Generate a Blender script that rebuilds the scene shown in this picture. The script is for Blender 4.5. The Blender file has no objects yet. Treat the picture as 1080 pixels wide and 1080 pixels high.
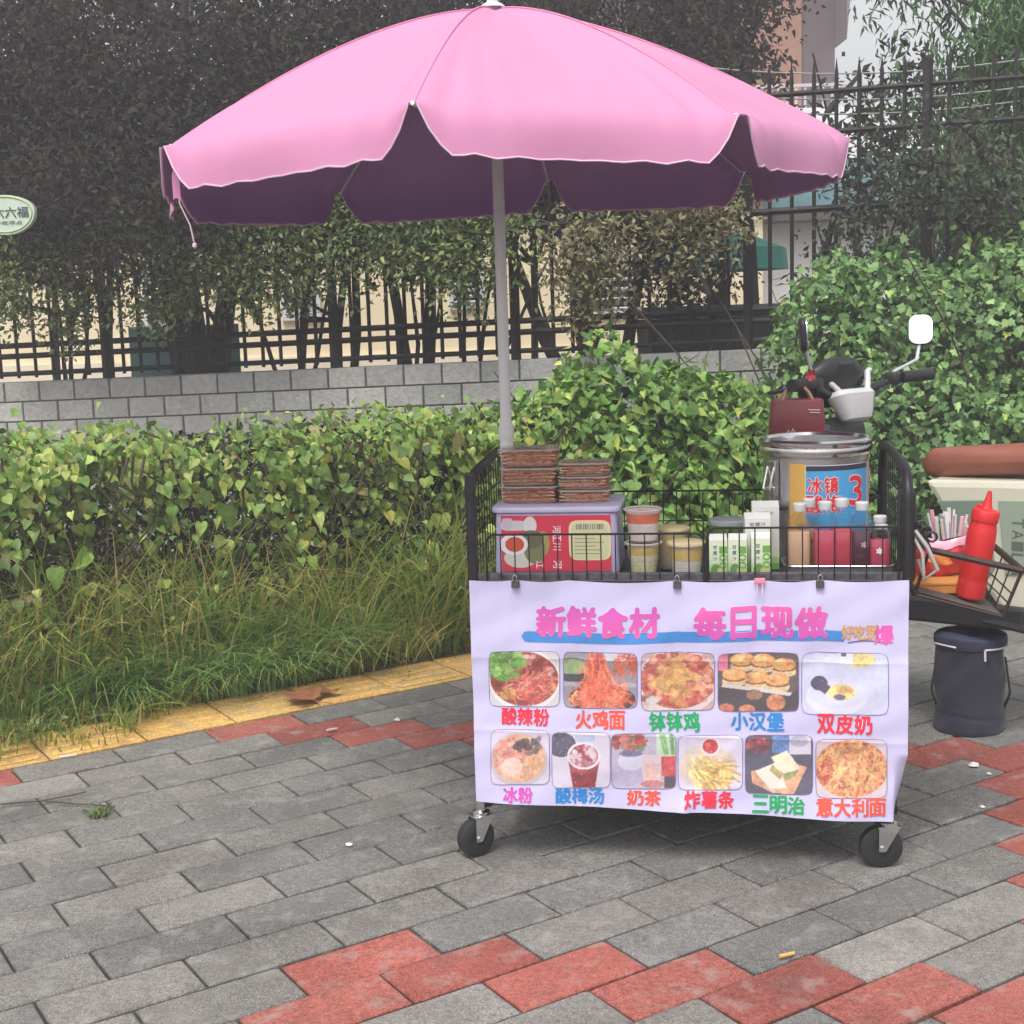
import bpy, bmesh, math, random
import numpy as np
from mathutils import Vector, Matrix
random.seed(7); RNG = np.random.default_rng(11)
R = math.radians
scene = bpy.context.scene
COL = scene.collection

# ------------------------------------------------------------------ camera
CAM_F, CAM_PITCH, CAM_ROLL, CAM_H = 1440.0, 0.145, -0.032, 1.30
cp_, sp_ = math.cos(CAM_PITCH), math.sin(CAM_PITCH)
cr_, sr_ = math.cos(CAM_ROLL), math.sin(CAM_ROLL)
fwd = Vector((0, cp_, -sp_)); up0 = Vector((0, sp_, cp_)); r0 = Vector((1, 0, 0))
c_right = cr_ * r0 + sr_ * up0; c_up = -sr_ * r0 + cr_ * up0
cam = bpy.data.cameras.new('camera'); camo = bpy.data.objects.new('camera', cam); COL.objects.link(camo)
m = Matrix.Identity(4)
for i in range(3):
    m[i][0] = c_right[i]; m[i][1] = c_up[i]; m[i][2] = -fwd[i]
m.translation = (0, 0, CAM_H)
camo.matrix_world = m
cam.sensor_width = 36; cam.lens = 36 * CAM_F / 1080; cam.clip_end = 600; cam.clip_start = 0.05
scene.camera = camo

# ------------------------------------------------------------------ sky and sun (bright overcast)
SUN_EL, SUN_AZ = 58, 200       # degrees; azimuth the light comes from, clockwise from +Y
world = bpy.data.worlds.new('World'); scene.world = world; world.use_nodes = True
nt = world.node_tree; nt.nodes.clear()
wo = nt.nodes.new('ShaderNodeOutputWorld'); bg = nt.nodes.new('ShaderNodeBackground')
sky = nt.nodes.new('ShaderNodeTexSky'); sky.sky_type = 'NISHITA'; sky.sun_disc = False
sky.sun_elevation = R(SUN_EL); sky.sun_rotation = R(SUN_AZ); sky.dust_density = 4; sky.air_density = 1.2
hs = nt.nodes.new('ShaderNodeHueSaturation'); hs.inputs['Saturation'].default_value = 0.16
nt.links.new(sky.outputs[0], hs.inputs['Color']); nt.links.new(hs.outputs[0], bg.inputs['Color'])
bg.inputs['Strength'].default_value = 0.14
nt.links.new(bg.outputs[0], wo.inputs['Surface'])
sun = bpy.data.lights.new('sun', 'SUN'); sun.energy = 1.3; sun.angle = R(22); sun.color = (1, .95, .88)
suno = bpy.data.objects.new('sun', sun); COL.objects.link(suno)
az, el = R(SUN_AZ), R(SUN_EL)
sd = Vector((math.sin(az) * math.cos(el), math.cos(az) * math.cos(el), math.sin(el)))
suno.rotation_euler = sd.to_track_quat('Z', 'Y').to_euler(); suno.location = sd * 30
scene.view_settings.view_transform = 'Standard'; scene.view_settings.look = 'None'
scene.view_settings.gamma = 1; scene.view_settings.exposure = 0.68
scene.cycles.max_bounces = 8; scene.cycles.transparent_max_bounces = 12
scene.cycles.caustics_reflective = False; scene.cycles.caustics_refractive = False

# ------------------------------------------------------------------ helpers
def lin(c):
    c = c / 255.0
    return c / 12.92 if c <= 0.04045 else ((c + 0.055) / 1.055) ** 2.4
def S(r, g, b): return (lin(r), lin(g), lin(b))

def cam_ray(px, py):
    dx, dy = px - 540, py - 540
    a = dx * cr_ + dy * sr_; b = -dx * sr_ + dy * cr_
    return np.array([a, CAM_F * cp_ - b * sp_, -CAM_F * sp_ - b * cp_])
def W(px, py, Y):
    d = cam_ray(px, py); return d * (Y / d[1]) + np.array([0, 0, CAM_H])
def G(px, py, z=0):
    d = cam_ray(px, py); return d * ((z - CAM_H) / d[2]) + np.array([0, 0, CAM_H])

def mat(name, color, rough=0.6, metal=0.0, noise=0.0, nscale=20, bump=0.0, bscale=60, alpha=None, trans=0.0,
        col2=None, spec=0.5, transl=0.0, attr=False, coat=0.0, sheen=0.0):
    mt = bpy.data.materials.new(name); mt.use_nodes = True
    n = mt.node_tree; b = n.nodes['Principled BSDF']
    b.inputs['Roughness'].default_value = rough; b.inputs['Metallic'].default_value = metal
    b.inputs['Specular IOR Level'].default_value = spec
    b.inputs['Base Color'].default_value = (*color, 1)
    if coat: b.inputs['Coat Weight'].default_value = coat
    if sheen: b.inputs['Sheen Weight'].default_value = sheen
    tc = n.nodes.new('ShaderNodeTexCoord')
    src = None
    if attr:
        at = n.nodes.new('ShaderNodeAttribute'); at.attribute_name = 'col'; src = at.outputs['Color']
    if noise > 0 or col2 is not None:
        nz = n.nodes.new('ShaderNodeTexNoise'); nz.inputs['Scale'].default_value = nscale
        nz.inputs['Detail'].default_value = 6; nz.inputs['Roughness'].default_value = .65
        n.links.new(tc.outputs['Object'], nz.inputs['Vector'])
        mx = n.nodes.new('ShaderNodeMix'); mx.data_type = 'RGBA'
        rp = n.nodes.new('ShaderNodeMapRange'); rp.inputs[1].default_value = .3; rp.inputs[2].default_value = .7
        n.links.new(nz.outputs['Fac'], rp.inputs[0]); n.links.new(rp.outputs[0], mx.inputs['Factor'])
        if src is not None:
            mx.blend_type = 'MIX'
            sc1 = n.nodes.new('ShaderNodeVectorMath'); sc1.operation = 'SCALE'; sc1.inputs['Scale'].default_value = 1 - noise
            sc2 = n.nodes.new('ShaderNodeVectorMath'); sc2.operation = 'SCALE'; sc2.inputs['Scale'].default_value = 1 + noise
            n.links.new(src, sc1.inputs[0]); n.links.new(src, sc2.inputs[0])
            n.links.new(sc1.outputs[0], mx.inputs['A']); n.links.new(sc2.outputs[0], mx.inputs['B'])
        else:
            c2 = col2 if col2 is not None else tuple(min(1, c * (1 + noise)) for c in color)
            c1 = color if col2 is not None else tuple(c * (1 - noise) for c in color)
            mx.inputs['A'].default_value = (*c1, 1); mx.inputs['B'].default_value = (*c2, 1)
        src = mx.outputs['Result']
    if src is not None: n.links.new(src, b.inputs['Base Color'])
    if bump > 0:
        nb = n.nodes.new('ShaderNodeTexNoise'); nb.inputs['Scale'].default_value = bscale; nb.inputs['Detail'].default_value = 5
        n.links.new(tc.outputs['Object'], nb.inputs['Vector'])
        bp = n.nodes.new('ShaderNodeBump'); bp.inputs['Strength'].default_value = bump; bp.inputs['Distance'].default_value = .01
        n.links.new(nb.outputs['Fac'], bp.inputs['Height']); n.links.new(bp.outputs['Normal'], b.inputs['Normal'])
    if trans: b.inputs['Transmission Weight'].default_value = trans
    if alpha is not None: b.inputs['Alpha'].default_value = alpha
    if transl:
        tr = n.nodes.new('ShaderNodeBsdfTranslucent'); ms = n.nodes.new('ShaderNodeMixShader'); ms.inputs[0].default_value = transl
        if src is not None: n.links.new(src, tr.inputs['Color'])
        else: tr.inputs['Color'].default_value = (*color, 1)
        o = n.nodes['Material Output']
        n.links.new(b.outputs[0], ms.inputs[1]); n.links.new(tr.outputs[0], ms.inputs[2]); n.links.new(ms.outputs[0], o.inputs['Surface'])
    return mt

class MB:
    """collects boxes, tubes, lathes and sheets into one mesh"""
    def __init__(s): s.v = []; s.f = []; s.c = []; s.cur = None
    def add(s, vs, fs, M=None):
        o = len(s.v)
        for v in vs:
            v = Vector(v)
            if M is not None: v = M @ v
            s.v.append(tuple(v)); s.c.append(s.cur)
        for f in fs: s.f.append(tuple(i + o for i in f))
    def box(s, c, d, M=None, rz=0, ry=0, rx=0):
        x, y, z = d[0] / 2, d[1] / 2, d[2] / 2
        vs = [(-x,-y,-z),(x,-y,-z),(x,y,-z),(-x,y,-z),(-x,-y,z),(x,-y,z),(x,y,z),(-x,y,z)]
        fs = [(0,3,2,1),(4,5,6,7),(0,1,5,4),(1,2,6,5),(2,3,7,6),(3,0,4,7)]
        T = Matrix.Translation(c) @ Matrix.Rotation(rz, 4, 'Z') @ Matrix.Rotation(ry, 4, 'Y') @ Matrix.Rotation(rx, 4, 'X')
        s.add(vs, fs, (M @ T) if M is not None else T)
    def tube(s, path, r, seg=8, closed=False, caps=True):
        P = [Vector(p) for p in path]; n = len(P)
        rr = r if hasattr(r, '__len__') else [r] * n
        vs = []; prev = None
        for i in range(n):
            if closed: t = (P[(i + 1) % n] - P[i - 1])
            else: t = P[min(i + 1, n - 1)] - P[max(i - 1, 0)]
            if t.length < 1e-9: t = Vector((0, 0, 1))
            t.normalize()
            if prev is None:
                a = Vector((0, 0, 1)) if abs(t.z) < .9 else Vector((1, 0, 0))
                u = t.cross(a).normalized()
            else:
                u = prev - t * prev.dot(t)
                u = u.normalized() if u.length > 1e-6 else t.cross(Vector((0, 0, 1))).normalized()
            prev = u; w = t.cross(u)
            for k in range(seg):
                an = 2 * math.pi * k / seg
                vs.append(P[i] + (u * math.cos(an) + w * math.sin(an)) * rr[i])
        fs = []
        m_ = n if closed else n - 1
        for i in range(m_):
            j = (i + 1) % n
            for k in range(seg):
                k2 = (k + 1) % seg
                fs.append((i * seg + k, i * seg + k2, j * seg + k2, j * seg + k))
        if caps and not closed:
            fs.append(tuple(range(seg))[::-1]); fs.append(tuple((n - 1) * seg + k for k in range(seg)))
        s.add(vs, fs)
    def lathe(s, prof, seg=28, M=None, sx=1, sy=1, cap=True):
        vs = []; n = len(prof)
        for (r, z) in prof:
            for k in range(seg):
                a = 2 * math.pi * k / seg
                vs.append((r * math.cos(a) * sx, r * math.sin(a) * sy, z))
        fs = []
        for i in range(n - 1):
            for k in range(seg):
                k2 = (k + 1) % seg
                fs.append((i * seg + k, i * seg + k2, (i + 1) * seg + k2, (i + 1) * seg + k))
        if cap:
            if prof[0][0] > 1e-6: fs.append(tuple(range(seg))[::-1])
            if prof[-1][0] > 1e-6: fs.append(tuple((n - 1) * seg + k for k in range(seg)))
        s.add(vs, fs, M)
    def rbox(s, c, d, r, seg=4, M=None, taper=1.0, er=0.0):
        """box with rounded vertical corners; taper scales the top; er rounds the top and bottom edge"""
        x, y, z = d[0] / 2, d[1] / 2, d[2] / 2
        def ring(sc, zz, ins=0):
            out = []
            for q, (cx, cy) in enumerate([(1, 1), (-1, 1), (-1, -1), (1, -1)]):
                for k in range(seg + 1):
                    a = math.pi / 2 * (q + k / seg)
                    rr = max(r - ins, 1e-4)
                    out.append((c[0] + (cx * (x - r) + rr * math.cos(a)) * sc, c[1] + (cy * (y - r) + rr * math.sin(a)) * sc, c[2] + zz))
            return out
        rings = []
        if er > 0:
            rings += [ring(1, -z, er), ring(1, -z + er * .3, er * .3), ring(1, -z + er)]
            rings += [ring(taper, z - er), ring(taper, z - er * .3, er * .3), ring(taper, z, er)]
        else: rings = [ring(1, -z), ring(taper, z)]
        n = len(rings[0]); vs = [p for rg in rings for p in rg]; fs = []
        for i in range(len(rings) - 1):
            for k in range(n):
                fs.append((i * n + k, i * n + (k + 1) % n, (i + 1) * n + (k + 1) % n, (i + 1) * n + k))
        fs.append(tuple(range(n))[::-1]); fs.append(tuple((len(rings) - 1) * n + k for k in range(n)))
        s.add(vs, fs, M)
    def grid(s, fn, nu, nv, flip=False):
        vs = [fn(i / nu, j / nv) for j in range(nv + 1) for i in range(nu + 1)]
        fs = []
        for j in range(nv):
            for i in range(nu):
                a = j * (nu + 1) + i
                q = (a, a + 1, a + nu + 2, a + nu + 1)
                fs.append(q[::-1] if flip else q)
        s.add(vs, fs)
    def build(s, name, material, parent=None, smooth=40, bevel=0, loc=None, rot=None, bseg=2):
        me = bpy.data.meshes.new(name); me.from_pydata(s.v, [], s.f)
        if any(c is not None for c in s.c):
            a = me.attributes.new('col', 'FLOAT_COLOR', 'POINT')
            a.data.foreach_set('color', np.array([(*(c or (.5, .5, .5)), 1.0) for c in s.c], dtype=np.float32).ravel())
        o = mkobj(name, me, material, parent)
        if smooth:
            me.polygons.foreach_set('use_smooth', [True] * len(me.polygons))
            me.set_sharp_from_angle(angle=R(smooth))
        if bevel:
            bm = o.modifiers.new('edge', 'BEVEL'); bm.width = bevel; bm.segments = bseg; bm.limit_method = 'ANGLE'; bm.angle_limit = R(40)
        if loc is not None: o.location = loc
        if rot is not None: o.rotation_euler = rot
        return o

def mkobj(name, me, material, parent=None):
    o = bpy.data.objects.new(name, me); COL.objects.link(o)
    if material is not None: me.materials.append(material)
    if parent is not None: o.parent = parent
    return o
def tag(o, label=None, cat=None, group=None, kind=None):
    if label: o['label'] = label
    if cat: o['category'] = cat
    if group: o['group'] = group
    if kind: o['kind'] = kind
    return o
def thing(name, label, cat, loc=(0, 0, 0), rz=0, group=None):
    o = bpy.data.objects.new(name, None); COL.objects.link(o); o.empty_display_size = .1
    o.location = loc; o.rotation_euler = (0, 0, rz)
    return tag(o, label, cat, group)
def copy_tree(o, parent=None):
    c = o.copy(); COL.objects.link(c)
    if parent is not None: c.parent = parent
    for ch in [x for x in bpy.data.objects if x.parent == o]: copy_tree(ch, c)
    return c

def fast_mesh(name, V, L, starts, totals, col=None):
    me = bpy.data.meshes.new(name)
    me.vertices.add(len(V)); me.vertices.foreach_set('co', np.asarray(V, np.float32).ravel())
    me.loops.add(len(L)); me.loops.foreach_set('vertex_index', np.asarray(L, np.int32))
    me.polygons.add(len(starts)); me.polygons.foreach_set('loop_start', np.asarray(starts, np.int32))
    try: me.polygons.foreach_set('loop_total', np.asarray(totals, np.int32))
    except Exception: pass
    me.update(calc_edges=True)
    if col is not None:
        a = me.attributes.new('col', 'FLOAT_COLOR', 'POINT')
        c4 = np.ones((len(V), 4), np.float32); c4[:, :3] = col
        a.data.foreach_set('color', c4.ravel())
    return me

LEAF = {
    'heart': ([(0, .0, -.03), (0, 1, -.20), (-.16, -.09, .03), (-.38, -.08, .08), (-.52, .12, .12), (-.45, .42, .08), (-.17, .78, -.04),
               (.16, -.09, .03), (.38, -.08, .08), (.52, .12, .12), (.45, .42, .08), (.17, .78, -.04), (0, .38, .0)],
              [(0, 12, 4, 3, 2), (12, 6, 5, 4), (12, 1, 6), (0, 7, 8, 9, 12), (12, 9, 10, 11), (12, 11, 1)]),
    'lobed': ([(0, 0, 0), (0, 1, -.08), (-.20, .62, .03), (-.40, .66, .02), (-.34, .38, .04), (-.46, .10, .08), (-.2, -.02, .05),
               (.20, .62, .03), (.40, .66, .02), (.34, .38, .04), (.46, .10, .08), (.2, -.02, .05)],
              [(0, 1, 2), (0, 2, 3, 4), (0, 4, 5, 6), (0, 7, 1), (0, 9, 8, 7), (0, 11, 10, 9)]),
    'oval': ([(0, 0, 0), (-.27, .4, .06), (0, 1, -.05), (.27, .4, .06)], [(0, 2, 1), (0, 3, 2)]),
    'lance': ([(0, 0, 0), (-.11, .35, .02), (0, 1, -.1), (.11, .35, .02)], [(0, 2, 1), (0, 3, 2)]),
}
def unit(a): return a / (np.linalg.norm(a, axis=1, keepdims=True) + 1e-9)
def leaves(name, pos, dirs, nrm, size, shape, col, material, parent=None, cup=1.0):
    T, F = LEAF[shape]; T = np.array(T, float); T[:, 2] *= cup
    N = len(pos)
    y = unit(np.asarray(dirs)); x = unit(np.cross(y, nrm)); z = np.cross(x, y)
    wf = RNG.uniform(.68, 1.08, (N, 1, 1)); cf = RNG.uniform(-.6, 2.6, (N, 1, 1)); sk = RNG.normal(0, .16, (N, 1, 1))
    tx = T[None, :, 0, None] * wf + sk * T[None, :, 1, None] ** 2; tz = T[None, :, 2, None] * cf + RNG.normal(0, .10, (N, 1, 1)) * T[None, :, 1, None] ** 2
    V = pos[:, None, :] + size[:, None, None] * (tx * x[:, None, :] + T[None, :, 1, None] * y[:, None, :] + tz * z[:, None, :])
    k = len(T)
    fl = np.concatenate([np.array(f) for f in F]); tot = np.array([len(f) for f in F])
    L = (np.arange(N)[:, None] * k + fl[None, :]).ravel()
    tt = np.tile(tot, N); st = np.concatenate([[0], np.cumsum(tt)[:-1]])
    me = fast_mesh(name, V.reshape(-1, 3), L, st, tt, np.repeat(col, k, axis=0))
    return mkobj(name, me, material, parent)
def pal(n, cols, var=.25):
    c = np.array(cols); i = RNG.integers(0, len(c), n)
    return np.clip(c[i] * (1 + RNG.normal(0, var, (n, 1))), .003, 1)

def text_mesh(body, offset=0.0, res=3):
    c = bpy.data.curves.new('lettering', 'FONT'); c.body = body; c.offset = offset; c.resolution_u = res
    o = bpy.data.objects.new('lettering', c); COL.objects.link(o)
    bpy.context.view_layer.update()
    me = bpy.data.meshes.new_from_object(o.evaluated_get(bpy.context.evaluated_depsgraph_get()))
    v = np.array([w.co[:2] for w in me.vertices]); f = [tuple(p.vertices) for p in me.polygons]
    bpy.data.objects.remove(o); bpy.data.curves.remove(c); bpy.data.meshes.remove(me)
    mn, mx = v.min(0), v.max(0)
    return (v - mn) / (mx - mn), f, (mx - mn)

# ------------------------------------------------------------------ materials
M_FRAME = mat('black_steel', S(38, 37, 42), .45, .3, noise=.2, nscale=30)
M_CHROME = mat('chrome', (.75, .74, .74), .18, 1.0, noise=.1, nscale=12)
M_STEEL = mat('brushed_steel', (.60, .59, .58), .3, 1.0, noise=.15, nscale=25)
M_RUBBER = mat('black_rubber', (.018, .018, .02), .6, noise=.3, nscale=40, bump=.1)
M_WHITEPAINT = mat('white_paint', (.62, .61, .62), .4, noise=.06, nscale=14)
M_LEAF = mat('leaf', (.1, .15, .05), .45, noise=.25, nscale=60, attr=True, transl=.25, spec=.4)
M_LEAFDARK = mat('dark_leaf', (.03, .03, .02), .8, noise=.2, nscale=30, attr=True, transl=.15, spec=.12)
M_GRASS = mat('grass_blade', (.1, .15, .05), .55, attr=True, noise=.15, nscale=30, transl=.38, spec=.3)
M_BARK = mat('bark', S(52, 46, 42), .9, noise=.5, nscale=14, bump=.6, bscale=25)
M_STEM = mat('stem', S(74, 64, 48), .85, noise=.4, nscale=25, bump=.3)
M_PRINT = mat('printed_ink', (.5, .5, .5), .55, attr=True, spec=.3)
# ------------------------------------------------------------------ ground and pavement
SO = Vector((-.504, 2.621, 0)); SYAW = .569
se = Vector((math.cos(SYAW), math.sin(SYAW), 0)); sn = Vector((-math.sin(SYAW), math.cos(SYAW), 0))
def SW(a, b, z=0.0): return SO + se * a + sn * b + Vector((0, 0, z))

gm = MB(); gm.add([(-58, -9, -.03), (58, -9, -.03), (58, 57, -.03), (-58, 57, -.03)], [(0, 1, 2, 3)])
tag(gm.build('ground', mat('soil', S(92, 82, 66), .95, noise=.35, nscale=9, bump=.6, bscale=30), smooth=0), kind='structure')

# soil of the verge: a bumpy sheet behind the tactile paving
vm = MB()
def soil_fn(u, v):
    a = -9 + u * 20; b = 1.978 + v * 3.2
    return SO + se * a + sn * b + Vector((0, 0, -.004 + .035 * v * 3 * (1 if v > .02 else 0) * .3 + .012 * math.sin(a * 9 + b * 7) * min(1, v * 9) + random.uniform(0, .008) * min(1, v * 20)))
vm.grid(soil_fn, 160, 26)
tag(vm.build('verge_soil', mat('verge_soil', S(106, 92, 70), .95, noise=.4, nscale=12, bump=.8, bscale=45), smooth=80), kind='structure')

# brick mat: colour per brick, mineral speckle, worn stains
def paving_mat():
    mt = bpy.data.materials.new('paving_brick'); mt.use_nodes = True; n = mt.node_tree; b = n.nodes['Principled BSDF']
    b.inputs['Roughness'].default_value = .85; b.inputs['Specular IOR Level'].default_value = .3
    tc = n.nodes.new('ShaderNodeTexCoord'); at = n.nodes.new('ShaderNodeAttribute'); at.attribute_name = 'col'
    def noise(sc, det=4):
        z = n.nodes.new('ShaderNodeTexNoise'); z.inputs['Scale'].default_value = sc; z.inputs['Detail'].default_value = det
        n.links.new(tc.outputs['Object'], z.inputs['Vector']); return z.outputs['Fac']
    def rng(src, a, b_, c=0, d=1):
        r = n.nodes.new('ShaderNodeMapRange'); r.inputs[1].default_value = a; r.inputs[2].default_value = b_
        r.inputs[3].default_value = c; r.inputs[4].default_value = d; n.links.new(src, r.inputs[0]); return r.outputs[0]
    def mul(a, b_):
        q = n.nodes.new('ShaderNodeMix'); q.data_type = 'RGBA'; q.blend_type = 'MULTIPLY'; q.inputs['Factor'].default_value = 1
        n.links.new(a, q.inputs['A']); n.links.new(b_, q.inputs['B']); return q.outputs['Result']
    c = mul(at.outputs['Color'], rng(noise(2.6), .25, .75, .72, 1.25))
    c = mul(c, rng(noise(240, 2), .3, .7, .6, 1.38))
    c = mul(c, rng(noise(70, 4), .3, .7, .78, 1.2))
    # pale scuffs and dust worn into the surface
    scf = n.nodes.new('ShaderNodeMix'); scf.data_type = 'RGBA'; n.links.new(rng(noise(16, 9), .54, .74, 0, .5), scf.inputs['Factor']); n.links.new(c, scf.inputs['A']); scf.inputs['B'].default_value = (.36, .35, .32, 1); c = scf.outputs['Result']
    drk = n.nodes.new('ShaderNodeMix'); drk.data_type = 'RGBA'; n.links.new(rng(noise(7, 8), .56, .76, 0, .5), drk.inputs['Factor']); n.links.new(c, drk.inputs['A']); drk.inputs['B'].default_value = (.10, .097, .09, 1); c = drk.outputs['Result']
    vo = n.nodes.new('ShaderNodeTexVoronoi'); vo.inputs['Scale'].default_value = 210; n.links.new(tc.outputs['Object'], vo.inputs['Vector'])
    patch = rng(noise(9), .42, .62, 0, 1)
    sp = n.nodes.new('ShaderNodeMath'); sp.operation = 'MULTIPLY'
    n.links.new(rng(vo.outputs['Distance'], .34, .14, 0, .75), sp.inputs[0]); n.links.new(patch, sp.inputs[1])
    # the red bricks carry fewer pale grains than the grey ones
    sep = n.nodes.new('ShaderNodeSeparateColor'); n.links.new(at.outputs['Color'], sep.inputs[0])
    sb = n.nodes.new('ShaderNodeMath'); sb.operation = 'SUBTRACT'; n.links.new(sep.outputs['Red'], sb.inputs[0]); n.links.new(sep.outputs['Green'], sb.inputs[1])
    sp2 = n.nodes.new('ShaderNodeMath'); sp2.operation = 'MULTIPLY'; n.links.new(sp.outputs[0], sp2.inputs[0]); n.links.new(rng(sb.outputs[0], .02, .14, 1, .18), sp2.inputs[1])
    mx = n.nodes.new('ShaderNodeMix'); mx.data_type = 'RGBA'; n.links.new(sp2.outputs[0], mx.inputs['Factor'])
    n.links.new(c, mx.inputs['A']); mx.inputs['B'].default_value = (.52, .5, .46, 1)
    n.links.new(mx.outputs['Result'], b.inputs['Base Color'])
    bp = n.nodes.new('ShaderNodeBump'); bp.inputs['Strength'].default_value = .5; bp.inputs['Distance'].default_value = .003
    n.links.new(noise(170, 3), bp.inputs['Height']); n.links.new(bp.outputs['Normal'], b.inputs['Normal'])
    return mt
M_PAVE = paving_mat()

def paver(mb, a0, b0, a1, b1, z, ch, col):
    """one chamfered brick top (sunk joints between)"""
    g = random.uniform(.0022, .0034); gb = random.uniform(.0028, .0042)
    a0 += g; b0 += gb; a1 -= g; b1 -= gb
    tl = [random.uniform(-.0015, .0015) for _ in range(4)]
    lo = [(a0, b0, -.025), (a1, b0, -.025), (a1, b1, -.025), (a0, b1, -.025)]
    md = [(a0, b0, z - ch), (a1, b0, z - ch), (a1, b1, z - ch), (a0, b1, z - ch)]
    # rounded corners of the top face
    e = ch * 1.1; q = .012
    def P(x, y, k): return (x, y, z + tl[k])
    top = [P(a0 + q, b0 + e, 0), P(a1 - q, b0 + e, 1), P(a1 - e, b0 + q, 1), P(a1 - e, b1 - q, 2), P(a1 - q, b1 - e, 2), P(a0 + q, b1 - e, 3), P(a0 + e, b1 - q, 3), P(a0 + e, b0 + q, 0)]
    vs = lo + md + top
    fs = [(0, 1, 5, 4), (1, 2, 6, 5), (2, 3, 7, 6), (3, 0, 4, 7)]
    T = 8
    fs += [(4, 5, T + 1, T), (5, T + 2, T + 1), (5, 6, T + 3, T + 2), (6, T + 4, T + 3), (6, 7, T + 5, T + 4), (7, T + 6, T + 5), (7, 4, T + 7, T + 6), (4, T, T + 7)]
    fs += [tuple(range(T, T + 8))]
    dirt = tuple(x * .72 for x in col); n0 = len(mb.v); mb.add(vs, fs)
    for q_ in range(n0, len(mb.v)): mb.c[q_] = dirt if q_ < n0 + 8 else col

RED = set()
for r in range(-14, 12):
    if r <= 0: RED.add((r, r + 14))
    if 0 <= r <= 7: RED.add((r, 14 - r))
    if r >= 0: RED.add((r, r)); RED.add((r, -r))
RED.add((-11, -3)); RED.add((-12, -2))
pm = MB()
greys = [S(118, 115, 112), S(113, 111, 109), S(122, 119, 115), S(109, 108, 106), S(126, 122, 118), S(116, 115, 113)]
reds = [S(152, 84, 75), S(158, 90, 81), S(146, 82, 74), S(154, 90, 81)]
for r in range(-11, 24):
    for u in range(-60, 90):
        if (u - r) % 2: continue
        a0, a1 = u * .15, u * .15 + .30
        b1, b0 = -r * .15, -(r + 1) * .15
        w = SW((a0 + a1) / 2, (b0 + b1) / 2)
        if w.y < -1 or abs(w.x) > 6.5 or w.y > 9.5: continue
        red = (r, u) in RED
        c = random.choice(reds if red else greys); k = random.gauss(1.04, .03)
        if not red and random.random() < .06: k *= 1.22
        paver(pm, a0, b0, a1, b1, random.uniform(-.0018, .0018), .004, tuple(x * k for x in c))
pm.v = [tuple(SW(*v)) for v in pm.v]
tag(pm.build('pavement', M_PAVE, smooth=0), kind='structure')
bedm = MB()
bedm.add([SW(-14, -8, -.014), SW(14, -8, -.014), SW(14, 1.97, -.014), SW(-14, 1.97, -.014)], [(0, 1, 2, 3)])
tag(bedm.build('pavement_bed', mat('joint_sand', S(60, 56, 50), .95, noise=.3, nscale=30), smooth=0), kind='structure')

# yellow tactile paving along the verge, 30 cm slabs with raised bars
tm = MB()
yel = [S(214, 172, 104), S(208, 166, 100), S(220, 180, 112), S(204, 164, 104)]
for k in range(-40, 40):
    a0 = .27 + k * .30; b0 = 1.668
    if abs(SW(a0, b0).x) > 7: continue
    kk = random.uniform(.9, 1.08); c = tuple(x * kk for x in random.choice(yel))
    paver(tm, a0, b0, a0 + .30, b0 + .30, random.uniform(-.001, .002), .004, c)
    tm.cur = tuple(x * 1.04 for x in c)
    for j in range(4):
        bb = b0 + .045 + j * .07
        x0, x1 = a0 + .02, a0 + .28
        lo = [(x0, bb - .016, .0005), (x1, bb - .016, .0005), (x1, bb + .016, .0005), (x0, bb + .016, .0005)]
        hi = [(x0 + .008, bb - .010, .0036), (x1 - .008, bb - .010, .0036), (x1 - .008, bb + .010, .0036), (x0 + .008, bb + .010, .0036)]
        tm.add(lo + hi, [(4, 5, 6, 7), (0, 1, 5, 4), (1, 2, 6, 5), (2, 3, 7, 6), (3, 0, 4, 7)])
    tm.cur = None
tm.v = [tuple(SW(*v)) for v in tm.v]
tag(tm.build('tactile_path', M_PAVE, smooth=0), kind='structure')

# ------------------------------------------------------------------ block wall with fence
WL = Vector(W(0, 404, 7.8)); WR = Vector(W(580, 378, 7.3))
wd = (WR - WL); wlen = wd.length; wx = wd.normalized()
wn = Vector((wx.y, -wx.x, 0)).normalized()        # towards the camera
wyaw = math.atan2(wd.y, wd.x)
def FW(s, d, z): return WL + wx * s - wn * d + Vector((0, 0, z))    # s along the wall, d behind its face, z above its top
wall = thing('block_wall', 'low grey split-face block wall below the black fence', 'wall', tuple(FW(0, .1, 0)))
wm = MB()
bw, bh = .212, .113
cols = [S(174, 174, 170), S(167, 167, 164), S(180, 179, 175), S(170, 170, 168), S(162, 163, 161)]
for row in range(9):
    for k in range(-9, 40):
        s0 = k * bw + (bw / 2 if row % 2 else 0) + .02
        z1 = -row * bh - .002; z0 = z1 - bh + .005
        dd = random.uniform(-.002, .003)
        kk = random.uniform(.93, 1.05); wm.cur = tuple(x * kk for x in random.choice(cols))
        e = .004
        f = [(s0 + .003 + e, z0 + e), (s0 + bw - .003 - e, z0 + e), (s0 + bw - .003 - e, z1 - e), (s0 + .003 + e, z1 - e)]
        bk = [(s0 + .003, z0), (s0 + bw - .003, z0), (s0 + bw - .003, z1), (s0 + .003, z1)]
        vs = [FW(a, dd, b) for a, b in f] + [FW(a, .012, b) for a, b in bk] + [FW(a, .16, b) for a, b in bk]
        wm.add(vs, [(0, 1, 2, 3), (4, 5, 1, 0), (5, 6, 2, 1), (6, 7, 3, 2), (7, 4, 0, 3), (7, 6, 10, 11), (5, 4, 8, 9), (8, 11, 10, 9)])
wm.cur = None
wm.v = [tuple(Vector(v) - wall.location) for v in wm.v]
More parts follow.
